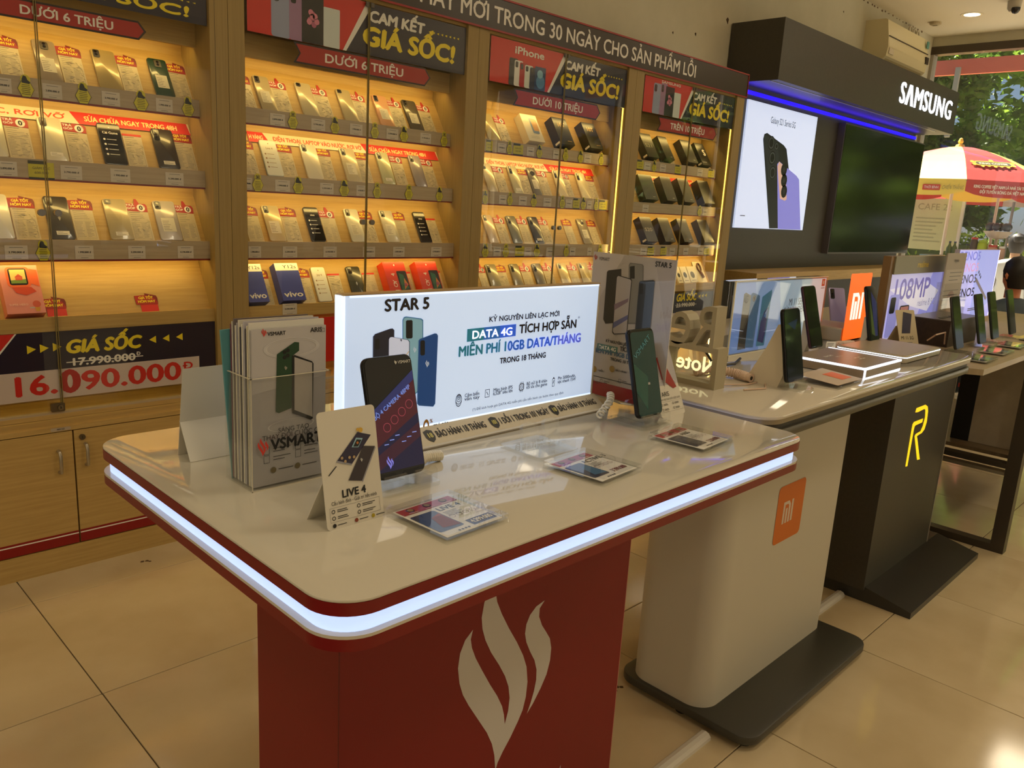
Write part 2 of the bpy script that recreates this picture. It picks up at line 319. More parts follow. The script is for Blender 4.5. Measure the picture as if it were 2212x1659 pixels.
# base cupboards and the continuous ledge
for i, (xa, xb, xs, ua, ub) in enumerate(BAYS):
    t = thing('base_cupboard', 'low oak cupboard with two doors and red skirting stripe under the '+BAYN[i], 'cupboard', ((ua+ub)/2, 2.97, 0))
    ox, oy = (ua+ub)/2, 2.97; mid = .781 if i == 0 else (ua+ub)/2
    B().box(ua+.001, ub-.001, YB+.02, 3.19, .0, .479, OAKP).build('carcass', t, (-ox, -oy, 0))
    B().box(ua+.001, ub-.001, YB, YB+.02, 0, .083, OAKH).build('plinth', t, (-ox, -oy, 0))
    for s, (a, c) in enumerate(((ua+.002, mid-.0025), (mid+.0025, ub-.002))):
        d = B().box(a, c, YB, YB+.018, .087, .4775, OAKH).build('door', t, (-ox, -oy, 0))
        B().box(a, c, YB-.001, YB, .087, .119, M((138, 14, 16), .35)).box(a, c, YB-.0012, YB, .119, .123, PAPER).box(a, c, YB-.001, YB, .123, .130, M((138, 14, 16), .35)).build('red_stripe', d)
        hx = mid-.047 if s == 0 else mid+.034; hz = .38 if s == 0 else .392
        pts = [(hx, YB-.001, hz+.036), (hx, YB-.016, hz+.034), (hx, YB-.022, hz+.022), (hx, YB-.022, hz-.018), (hx, YB-.018, hz-.034), (hx, YB-.001, hz-.036)]
        B().tube(pts, .0055, M((176, 166, 146), .3, .7), 10).build('handle', d, smooth=True)
        if s: B().cyl((mid+.026, YB-.006, .452), (mid+.026, YB, .452), .0095, M((110, 98, 78), .3, .8)).box(mid+.0252, mid+.0268, YB-.0064, YB-.006, .448, .456, BLACK).build('keyhole', d)
ledge = B().box(.1, 4.959, YB, YU+.002, .4805, .4962, OAKH).build('ledge_board', None, smooth=False); tag(ledge, 'long oak ledge running below the glass doors of the cabinets', 'ledge')
p = at_y(131, 927, YB)
lb = B(); lb.rrect(-.03, -.0055, .03, .0055, .005, M((176, 160, 140), .5), 2); lb.text('MÁY CŨ', 0, -.002, .004, INK, 3, align='c', bold=.05); lb.build('name_sticker', ledge, (p.x, YB, p.z))
# header sign over the cabinets
hd = thing('header_sign', 'long dark brown header sign with red edges and white capital letters', 'sign', (2.55, 2.85, 2.047))
hx0, hx1 = -.4, 4.965; hz0, hz1 = 0, .141
B().box(hx0-2.55, hx1-2.55, 0, .007, hz0, hz1, M((52, 40, 28), .3)).build('board', hd)
B().box(hx0-2.55, hx1-2.55, -.004, 0, hz0-.003, hz0+.005, M((150, 26, 18), .35)).box(hx0-2.55, hx1-2.55, -.004, 0, hz1-.005, hz1+.003, M((150, 26, 18), .35)).box(hx1-2.555, hx1-2.55, -.004, 0, hz0, hz1, M((150, 26, 18), .35)).build('red_edge', hd)
q1 = at_y(1501, 167.5, 2.849); q2 = at_y(1501, 141, 2.849); q0 = at_y(905, 2, 2.849)
b = B(); b.text('MÁY MỚI TRONG 30 NGÀY CHO SẢN PHẨM LỖI', q0.x-2.55, q1.z-2.047, q2.z-q1.z, PAPER, 3, w=q1.x-q0.x+.01, bold=.025); b.text('1 ĐỔI 1 ', q0.x-2.55-.02, q1.z-2.047, q2.z-q1.z, PAPER, 3, w=.55, bold=.025, align='r'); b.build('lettering', hd)
# ------------------------------------------------------------------ sale banners and price arrows behind the glass
def phone_back(b, u, v, w, h, m, l, cams=2, dark=BLACK, sk=0):
    b.rrect(u, v, u+w, v+h, w*.14, m, l, sk)
    b.rrect(u+w*.1, v+h*.72, u+w*.42, v+h*.95, w*.1, dark, l+1, sk)
    for k in range(cams): b.disc(u+w*.26, v+h*(.9-.075*k), w*.09, M((60, 60, 66), .3), l+2, 10)
def banner(i, brand, arrow, qs, ar, big=1):
    # qs: pixel corners (left top, right top, right bottom, left bottom) of the dark sheet, ar: pixels of arrow (left tip top, right tip, bottom left)
    Y = YU+.011; lt, rt, rb, lbm = [at_y(*q, Y) for q in qs]
    x0, x1 = (lt.x+lbm.x)/2, (rt.x+rb.x)/2; x0 = max(x0, BAYS[i][0]+.004); x1 = min(x1, BAYS[i][1]-.004); z0 = (rb.z+lbm.z)/2; z1 = min(2.03, (lt.z+rt.z)/2); w, h = x1-x0, z1-z0
    t = thing('sale_banner', 'dark GIÁ SỐC! banner with %s atop the %s' % (brand[0], BAYN[i]), 'banner', (x0, Y, z0), group='price shock banners')
    B().box(0, w, .0, .002, 0, h, NAVY).build('sheet', t)
    b = B(); b.poly([(0, 0), (w*.42, 0), (w*.52, h), (0, h)], PRED, 1); b.poly([(w*.385, 0), (w*.40, 0), (w*.52, h), (w*.49, h)], PAPER, 2); b.poly([(w*.37, 0), (w*.42, 0), (w*.44, h*.2), (w*.53, h), (w*.505, h)], NAVY, 3) if 0 else None
    b.poly([(w*.40, 0), (w*.53, 0), (w*.53, h), (w*.52, h)], NAVY, 2)
    b.text('CAM KẾT', w*.50, h*.66, h*.2, PAPER, 4, w=w*.27, bold=.09, shear=.12)
    b.text('GIÁ SỐC!', w*.47, h*.2, h*.34, YEL, 4, w=w*.47, bold=.09, shear=.1)
    for k in range(8): u = w*(.795+.022*k); b.poly([(u, h*.73), (u+w*.011, h*.755), (u+w*.011, h*.705)], YEL, 4)
    br = brand[1]
    if br == 'flower':
        phone_back(b, w*.09, 0, w*.075, h*.86, M((150, 158, 190), .4), 3, 3); phone_back(b, w*.16, 0, w*.065, h*.9, M((158, 120, 160), .4), 4, 2)
        b.rrect(w*.21, -.0, w*.30, h*.84, .004, BLACK, 6); b.rrect(w*.30, 0, w*.37, h*.72, .004, M((206, 214, 214), .4), 6)
        rd = random.Random(3)
        for k in range(11): a = rd.uniform(0, 6.28); q = rd.uniform(0, 1); b.disc(w*.255+w*.02*q*math.cos(a), h*.5+h*.13*q*math.sin(a)-h*.1*(k % 3 == 0), w*.011, M((214, 130, 156), .5) if k % 2 else M((180, 98, 130), .5), 7+k % 2, 8)
        if brand[2]: b.text(brand[2], w*.16, h*.9, h*.07, PAPER, 5, w=w*.2, bold=.06)
    else:
        for k, c in enumerate(((40, 40, 38), (226, 224, 220), (176, 30, 36), (216, 222, 214), (30, 36, 66))): phone_back(b, w*(.12+.034*k), 0, w*.055, h*(.62-.03*k), M(c, .4), 3+k, 2)
        b.rrect(w*.29, 0, w*.365, h*.55, .004, M((24, 60, 110), .4), 9); b.disc(w*.33, h*.2, w*.03, M((70, 130, 180), .4), 10, 14, h*.16); b.disc(w*.325, h*.38, w*.02, M((130, 180, 206), .4), 11, 14, h*.1)
        b.text('iPhone', w*.15, h*.74, h*.16, PAPER, 5, w=w*.2, bold=.06)
    b.build('printed_design', t)
    if arrow:
        Y2 = YU+.0095; a0, a1, a2, a3 = [at_y(*q, Y2) for q in ar]   # upper left, right tip, lower left, lower right
        t2 = thing('price_arrow', 'red %s arrow sign in the %s' % (arrow, BAYN[i]), 'sign', (a0.x, Y2, a2.z), group='red price arrows')
        ww, hh = a1.x-a0.x, a0.z-a2.z; e = hh*.42
        pts = [(0, 0), (ww-e, 0), (ww, hh/2), (ww-e, hh), (0, hh), (e*.8, hh/2)]
        bb = B(); bb.prism([(p[0], p[1]) for p in reversed(pts)], 0, .001, M((34, 16, 14), .4), 'y'); bb.build('board', t2)
        c = Vector((ww/2, hh/2)); s = .006
        bb = B(); bb.poly([(s*1.8, s), (ww-e-s*.4, s), (ww-s*1.4, hh/2), (ww-e-s*.4, hh-s), (s*1.8, hh-s), (e*.8+s, hh/2)], M((168, 34, 26), .45), 1)
        bb.text(arrow, ww*.2, hh*.28, hh*.42, PAPER, 2, w=ww*.58, bold=.04); bb.build('lettering', t2)
banner(0, ('red phone picture', 'flower', ''), 'DƯỚI 6 TRIỆU', ((-330, -90), (452, -70), (446, 45), (-330, -85)), ((-40, -20), (315, 47), (-40, 26), (283, 70)))
banner(1, ('a row of lilac phones', 'flower', ''), 'DƯỚI 6 TRIỆU', ((535, -75), (1015, 55), (1007, 159), (531, 70)), ((634, 89), (930, 170), (632, 134), (912, 188)))
banner(2, ('iPhone lettering', 'fruit', ''), 'DƯỚI 10 TRIỆU', ((1062, 78), (1360, 152), (1354, 231), (1056, 178)), ((1110, 190), (1297, 240), (1108, 227), (1283, 255)))
banner(3, ('SAMSUNG lettering', 'flower', 'SAMSUNG'), 'TRÊN 10 TRIỆU', ((1394, 162), (1594, 212), (1588, 281), (1388, 240)), ((1422, 251), (1548, 287), (1420, 282), (1538, 299)))
# lower banners
def lower_banner(i, z0, z1, xa, xb, old, new, sx):
    Y = YU+.011; w, h = xb-xa, z1-z0
    t = thing('price_banner', 'dark lower banner reading GIÁ SỐC %s in the %s' % (new or old, BAYN[i]), 'banner', (xa, Y, z0), group='lower price banners')
    B().box(0, w, 0, .002, 0, h, NAVY).build('sheet', t)
    b = B(); b.poly([(0, 0), (w*.23*sx, 0), (w*.39*sx, h), (0, h)], PRED, 1); b.poly([(w*.23*sx, 0), (w*.24*sx, 0), (w*.395*sx, h), (w*.39*sx, h)], PAPER, 2)
    return t, b, w, h
t, b, w, h = lower_banner(0, .577, .787, .243, 1.322, '17.990.000', '16.090.000', 1)
X0 = .243
def U(px, py): p = at_y(px, py, YU+.011); return p.x-X0, p.z-.577
for k in range(3): u, v = U(58+28*k, 756-3*k); b.poly([(u, v-.014), (u+.026, v), (u, v+.014)], YEL, 3)
for k in range(3): u, v = U(322+29*k, 734-3*k); b.poly([(u, v), (u+.024, v+.013), (u+.024, v-.013)], YEL, 3)
u, v = U(141, 763); u2, _ = U(303, 745); b.text('GIÁ SỐC', u, v, .042, YEL, 3, w=u2-u, bold=.09, shear=.18)
u, v = U(152, 790); u2, _ = U(293, 778); b.text('17.990.000', u, v, .024, PAPER, 3, w=u2-u, bold=.07); u3, v3 = U(143, 782); u4, v4 = U(309, 770); b.line((u3, v+.012), (u4, v+.012), .003, PAPER, 4); b.text('Đ', u2+.004, v+.016, .012, PAPER, 3, bold=.07)
u0, v0 = U(0, 872); u1, v1 = U(430, 772); b.rect(.0, v0-.004, u1, v0+.094, M((206, 190, 184), .5), 3)
u, v = U(18, 858); b.text('16.', u, v0+.016, .062, PRED, 4, w=U(127, 848)[0]-u, bold=.06)
u, v = U(131, 850); b.text('0', u, v0+.014, .072, M((176, 20, 16), .4), 5, w=U(174, 840)[0]-u, bold=.09); u, v = U(176, 840); b.text('90.000', u, v0+.016, .062, PRED, 4, w=U(392, 820)[0]-u, bold=.06)
u, v = U(396, 800); b.text('Đ', u, v0+.05, .026, PRED, 4, w=U(417, 800)[0]-u, bold=.06); b.build('printed_design', t)
t, b, w, h = lower_banner(3, .55, .775, 3.848, 4.86, '23.990.000', None, .7)
X0 = 3.848
u, v = U(1460, 651); b.text('GIÁ SỐC', u, v-.577+.577, .044, YEL, 3, w=U(1504, 640)[0]-u, bold=.08, shear=.15)
def U3(px, py): p = at_y(px, py, YU+.011); return p.x-X0, p.z-.55
b.f = []; b.v = []; b.m = []
u, v = U3(1460, 651); b.text('GIÁ SỐC', u, v, .045, YEL, 3, w=U3(1504, 640)[0]-u, bold=.08, shear=.15)
for k in range(3): u, v = U3(1508+7*k, 640-k); b.poly([(u, v), (u+.026, v+.012), (u+.026, v-.012)], YEL, 3)
u, v = U3(1460, 664); b.text('23.990.000', u, v, .024, PAPER, 3, w=U3(1500, 658)[0]-u, bold=.06); b.line((u-.01, v+.012), (u+.24, v+.012), .003, PAPER, 4)
b.rect(.12, .004, .9, .098, M((206, 190, 184), .5), 3); b.text('20.490.000', .16, .02, .06, PRED, 4, w=.62, bold=.06); b.build('printed_design', t)
rb = B().box(0, 1.06, 0, .002, 0, .19, PRED).build('red_banner', None, (1.4555, YU+.011, .585)); tag(rb, 'plain red banner behind the low glass of the second cabinet', 'banner')

# repair-service strips on the second board
for i, (a, c, ta, tb, left) in enumerate(((-60, 417, -30, 385, 163), (538, 947, 592, 922, 788), (1048, 1283, 1053, 1268, 1181), (1390, 1500, 1392, 1498, 1450))):
    ry, z0, z1, lz, ty = ROWS[1]; fz = min(z1+.16, lz); lean = math.atan2(ty-ry-.03, fz-z1+.012); zz = 1.459; y = ry+.03+(zz-z1+.012)*math.tan(lean)-.004
    xa = max(BAYS[i][0]+.004, x_at(a, y, zz)); xb = min(BAYS[i][1]-.004, x_at(c, y, zz)); xm = x_at(left, y, zz); w = xb-xa; h = .045
    t = thing('service_banner', 'white and red repair notice strip under the top shelf of the %s' % BAYN[i], 'banner', (xa, y, zz), 0, 'repair notice strips', -lean)
    B().box(0, w, -.0006, 0, 0, h, M((228, 214, 186), .5)).build('sheet', t); b = B(); m_ = xm-xa; b.poly([(m_+.012, 0), (w, 0), (w-.008, h), (m_-.012, h)], PRED, 2.6)
    t0 = max(.01, x_at(ta, y, zz)-xa); RD = M((206, 70, 30), .5); t1_ = x_at(tb, y, zz)-xa
    if i == 1: b.poly([(0, 0), (.09, 0), (.066, h), (0, h)], PRED, 2.6); b.text('H VÀNG', .004, .014, .017, M((255, 224, 170), .5), 3.6, w=.06, bold=.03)
    b.text('ĐIỆN THOẠI, LAPTOP VÀO NƯỚC, RƠI VỠ' if i else 'VÀO NƯỚC, RƠI VỠ', t0 if i != 0 else m_-.44, .013, .018, RD, 3.6, w=(m_-.012-t0) if i else .41, bold=.04)
    b.text('SỬA CHỮA NGAY TRONG 48H', m_+.03, .013, .018, M((255, 220, 150), .5), 3.6, w=t1_-m_-.03, bold=.04); b.build('printed_design', t)
# ------------------------------------------------------------------ things on the cabinet shelves
_C = {}
def cached(key, fn, name):
    if key not in _C: _C[key] = fn().mesh(name, key[0] in ('body', 'boxbody'))
    return _C[key]
def pcol(c): return M(c, .28, .15 if sum(c) > 250 else 0, 0, .5)
PW, PH, PT = .075, .157, .0088
def phone_parts(t, col, style, w=PW):
    # style: b2/b3/b4 plain back with cameras, wS with sticker, f front screen with print, r round camera
    put('body', cached(('body', col, round(w, 3)), lambda: B().rslab(-w/2, w/2, 0, PH, -PT, 0, .009, pcol(col), 'y', 4, .0022), 'body'), t)
    dark = sum(col) < 200
    if style[0] == 'f':
        def scr():
            b = B(); b.rrect(-w/2+.002, .003, w/2-.002, PH-.003, .007, M((18, 18, 22), .12) if dark else M((214, 216, 210), .3), 1)
            ink = PAPER if dark else M((150, 120, 90), .5)
            b.disc(0, PH-.016, .0025, ink, 2, 8); b.text(style[2:] or 'Live 4', 0, PH*.74, .0085, ink, 2, align='c', bold=.03)
            for k in range(4): b.rect(-w*.2, PH*(.6-.12*k), w*.22, PH*(.6-.12*k)+.0018, ink, 2); b.disc(-w*.3, PH*(.605-.12*k), .004, ink, 2, 8)
            return b
        put('screen', cached(('scr', col, style, round(w, 3)), scr, 'screen'), t, (0, -PT-.0001, 0)); return
    def bump():
        b = B(); x0 = -w/2+.006; n = int(style[1]) if style[1:2].isdigit() else 2
        if style[0] == 'r': b.prism([(0+.017*math.cos(a*PI/9), PH-.03+.017*math.sin(a*PI/9)) for a in range(18, 0, -1)], -.0022, 0, M((30, 30, 32), .2), 'y'); cs = [(-.007, PH-.03), (.007, PH-.03), (0, PH-.022)]
        elif style[0] == 'c': b.rslab(-.012, .012, PH-.036, PH-.008, -.002, 0, .004, M((70, 62, 50), .3), 'y', 3); cs = [(0, PH-.016), (0, PH-.027)]
        else: b.rslab(x0, x0+.02, PH-.008-.013*n, PH-.005, -.002, 0, .004, M((44, 44, 48), .25) if not dark else M((24, 24, 28), .2), 'y', 3); cs = [(x0+.008, PH-.013-.012*k) for k in range(n)]
        for u, v in cs: b.cyl((u, -.0034, v), (u, -.0018, v), .0048, M((10, 10, 14), .1), seg=10)
        return b
    put('camera_bump', cached(('bump', dark, style[:2], round(w, 3)), bump, 'camera_bump'), t, (0, -PT, 0))
    if 'S' in style:
        def stk():
            b = B(); b.rect(-w*.3, PH*.22, w*.3, PH*.56, M((214, 208, 190), .5), 1); b.lines(-w*.26, w*.26, PH*.5, PH*.24, 6, INK, 2, .0012, 4); return b
        put('sticker', cached(('stk', round(w, 3)), stk, 'sticker'), t, (0, -PT, 0))
    elif 's' in style:
        put('sticker', cached(('stk2', round(w, 3)), lambda: B().rect(-w*.25, PH*.1, w*.28, PH*.19, M((226, 220, 206), .5), 1).lines(-w*.2, w*.22, PH*.18, PH*.11, 2, INK, 2, .001, 1), 'sticker'), t, (0, -PT, 0))
    if 'v' in style:
        put('logo', cached(('vlogo',), lambda: B().poly([(0, PH*.42), (.005, PH*.5), (0, PH*.55), (-.005, PH*.5)], SILVER, 1), 'logo'), t, (0, -PT, 0))
FILM = M((222, 208, 172), .12, 0, 0, .6)
def crinkles(b, u0, u1, v0, v1, n, seed):              # raised creases of the plastic sleeve
    rd = random.Random(seed)
    for k in range(n):
        p = Vector((rd.uniform(u0, u1), rd.uniform(v0, v1))); a = rd.uniform(-.9, .5); q = rd.uniform(.01, .03)
        e = Vector((min(u1, max(u0, p.x+q*math.cos(a))), min(v1, max(v0, p.y+q*math.sin(a))))); m = (p+e)/2; n_ = Vector((-(e-p).y, (e-p).x))*.07
        b.add([(p.x, -.0006, p.y), (m.x+n_.x, -.0021, m.y+n_.y), (e.x, -.0006, e.y), (m.x-n_.x, -.0006, m.y-n_.y)], [(0, 1, 2), (0, 2, 3)], FILM)
def sheet_parts(t, kind, w, var=0):
    top = {'g': .117, 't': .117, 'p': .122, 'x': .03}[kind]
    if kind != 'x':
        def sh():
            b = B(); b.box(-w/2, w/2, -.0006, 0, 0, top+.004, M((204, 190, 156), .4)); b.rect(-w*.42, top-.008, w*.1, top-.0065, INK, 2.6); b.frame(-w*.42, .008, w*.42, top*.62, .0006, GREY, 2.6)
            b.lines(-w*.4, -w*.02, top*.6, .012, 11, GREY, 2.6, .0012, var); b.lines(w*.03, w*.4, top*.6, .012, 11, GREY, 2.6, .0012, var+9); b.lines(-w*.4, w*.3, top-.012, top*.66, 4, GREY, 2.6, .0013, var+5)
            if var % 2: crinkles(b, -w*.45, w*.45, .006, top*.8, 26, var)
            return b
        put('price_sheet_paper', cached(('sheet', round(w, 3), kind, var), sh, 'paper'), t)
    else: put('stub', cached(('stub', round(w, 3)), lambda: B().box(-w*.36, w*.5, -.0006, 0, 0, .032, PRED), 'stub'), t)
    if kind in 'gx':
        def tp():
            b = B(); h = top; b.prism([(-w*.55, h-.002), (w*.52, h-.004), (w*.55, h+.02), (w*.5, h+.03), (-w*.06, h+.04), (-w*.05, h+.033), (-w*.58, h+.031)], -.0015, -.0004, M((160, 24, 12), .45), 'y')
            b.poly([(-w*.05, h+.033), (-w*.06, h+.04), (w*.5, h+.03), (w*.55, h+.02), (w*.53, h+.0), (w*.4, h+.02)], M((116, 16, 10), .45), 5)
            b.text('GIÁ TỐT', -w*.4, h+.018, .009, YEL, 6, w=w*.72, bold=.07); b.text('HÔM NAY', -w*.46, h+.004, .009, YEL, 6, w=w*.86, bold=.07); return b
        put('red_ribbon', cached(('rib', round(w, 3), kind), tp, 'red_ribbon'), t)
    elif kind == 't':
        def tp():
            b = B(); h = top; b.prism([(-w*.56, h), (w*.5, h-.004), (w*.52, h+.02), (w*.45, h+.028), (w*.16, h+.028), (w*.05, h+.046), (-w*.05, h+.046), (-w*.1, h+.026), (-w*.56, h+.03)], -.0015, -.0004, M((170, 26, 18), .45), 'y')
            b.disc(w*.2, h+.012, w*.2, PAPER, 5, 16); b.text('0', w*.2, h+.004, .016, INK, 6, align='c', bold=.07); b.text('%', w*.3, h+.014, .005, INK, 6)
            b.text('TRẢ', -w*.52, h+.018, .0075, PAPER, 5, w=w*.42, bold=.05); b.text('GÓP', -w*.5, h+.006, .0075, PAPER, 5, w=w*.42, bold=.05); return b
        put('thumb_topper', cached(('thumb', round(w, 3)), tp, 'thumb_topper'), t)
    else: put('red_strip', cached(('redstrip', round(w, 3)), lambda: B().box(-w/2, w/2, -.0014, -.0006, top-.002, top+.006, PRED), 'red_strip'), t)
BX = {}
def box_parts(t, w, h, d, front, side, style):
    b = B(); b.box(-w/2, w/2, -d, -d+.0004, 0, h, front).box(-w/2, w/2, -d+.0004, 0, 0, h, side); b.build('carton', t)
    b = B(); z = -d
    if style == 'v':      # white top, blue lower part
        b.rect(-w/2, h*.8, w/2, h, PAPER, 1); b.text('Y12s', -w*.18, h*.86, .014, INK, 2, w=w*.6); b.text('vivo', -w*.4, h*.1, .022, PAPER, 2, w=w*.82, bold=.06)
    elif style == 'j':    # joy: orange with phone picture
        b.T = None; s = 'JOY 4'
        for k, ch in enumerate(s): gv, gf, ga = glyph(ch); q = .022/CAP*.9; b.add([(-w*.08-p[1]*q, -EPS*2, h*.12+(k*.62+p[0])*q*1.0) for p in gv], gf, PAPER)
        b.rrect(w*.02, h*.08, w*.47, h*.72, .006, BLACK, 2); b.poly([(w*.08, h*.12), (w*.42, h*.2), (w*.3, h*.6), (w*.1, h*.66)], M((30, 92, 74), .4), 3); b.poly([(w*.2, h*.15), (w*.42, h*.3), (w*.3, h*.5)], M((196, 120, 60), .4), 4); b.disc(w*.3, h*.3, w*.07, M((150, 70, 110), .4), 5, 10)
        b.poly([(0, h*.86), (.004, h*.9), (0, h*.93), (-.004, h*.9)], PAPER, 2)
    elif style[:1] == '#': b.text(style[1:], -w*.3, h*.66, .024, M((206, 170, 110), .4), 2, w=w*.55, bold=.03); b.rect(w*.05, h*.12, w*.35, h*.14, M((206, 170, 110), .4), 2)
    elif style == 'S': b.text('S', w*.05, h*.45, .042, PAPER, 2, bold=.1); b.text('Galaxy', -w*.42, h*.1, .012, PAPER, 2, w=w*.5)
    elif style == 'p': b.rrect(-w*.05, h*.3, w*.36, h*.86, .006, M((120, 140, 170), .3), 2); b.rrect(w*.05, h*.4, w*.4, h*.84, .006, M((200, 150, 90), .3), 3); b.lines(-w*.3, w*.3, h*.2, h*.1, 2, GREY, 2)
    elif style: b.text(style, -w*.38, h*.42, .022, M((170, 160, 140), .4), 2, w=w*.7, bold=.03)
    else: b.rect(w*.1, h*.1, w*.3, h*.12, LGREY, 2)
    b.build('printed_design', t, (0, z, 0))
    if style and style[0] in 'SS#': B().rect(d*.3, h*.05, d*.9, h*.12, PAPER, 1).build('barcode_label', t, (-w/2-.0002, 0, 0), (0, 0, -PI/2))
ROWN = ['top', 'second', 'third', 'lowest']
BN = ['leftmost cabinet', 'second cabinet', 'third cabinet', 'cabinet beside wall unit']
COLN = {}
def base_of(i, k, px):                                # where the foot of a thing on row k stands
    ry, z0, z1, lz, ty = ROWS[k]; fz = min(z1+.16, lz); lean = math.atan2(ty-ry-.03, fz-z1+.012)
    z = z1-.0035; y = ry+.03+(z-z1+.012)*math.tan(lean)-.0012
    return x_at(px, y, z), y, z, lean
_cnt = {}
def place(i, k, it):
    kind = it[0]; px0, px1 = it[1], it[2]; xa, y, z, lean = base_of(i, k, px0); xb = base_of(i, k, px1)[0]; x = (xa+xb)/2; w = xb-xa; x = max(BAYS[i][0]+w*.62, min(BAYS[i][1]-w*.62, x))
    key = (i, k, kind[0]); _cnt[key] = _cnt.get(key, 0)+1; n = ORD[_cnt[key]-1]
    where = '%s shelf, %s' % (ROWN[k], BN[i])
    if kind == 'P':
        col, style, look = it[3], it[4], it[5]
        t = thing('phone', '%s phone, %s phone on %s' % (look, n, where), 'phone', (x, y, z), 0, 'phones leaning on cabinet shelves', -lean); phone_parts(t, col, style, max(.066, min(.08, w)))
    elif kind in ('Sg', 'St', 'Sp', 'Sx'):
        nm = {'g': 'sheet under red GIÁ TỐT ribbon', 't': 'sheet under red 0% thumb', 'p': 'plain price sheet', 'x': 'red GIÁ TỐT stub without a sheet'}[kind[1]]
        t = thing('price_sheet', '%s, %s sheet on %s' % (nm, n, where), 'price sheet', (x, y-.0008, z), 0, 'price sheets on cabinet shelves', -lean); sheet_parts(t, kind[1], max(.052, min(.07, w)), (i*3+k*5+_cnt[key]) % 6 if k > 1 else 1+2*((i+_cnt[key]) % 3))
    else:
        front, side, style, look, h, d = it[3:9]
        t = thing('phone_box', '%s box, %s box on %s' % (look, n, where), 'box', (x, y, z), 0, 'phone cartons on cabinet shelves', -lean); box_parts(t, w, h, d, front, side, style)
SLV = (172, 160, 130); GLD = (160, 142, 96); BLK = (34, 32, 32); IVO = (206, 200, 176); LIL = (168, 164, 190); GRN = (24, 58, 44)
def P(a, b, c, s, l): return ('P', a, b, c, s, l)
def X(a, b, front, side, style, look, h=.165, d=.048): return ('X', a, b, M(front, .35), M(side, .35), style, look, h, d)
DB = (34, 32, 30); NB = (30, 30, 60); VB = (64, 76, 160)
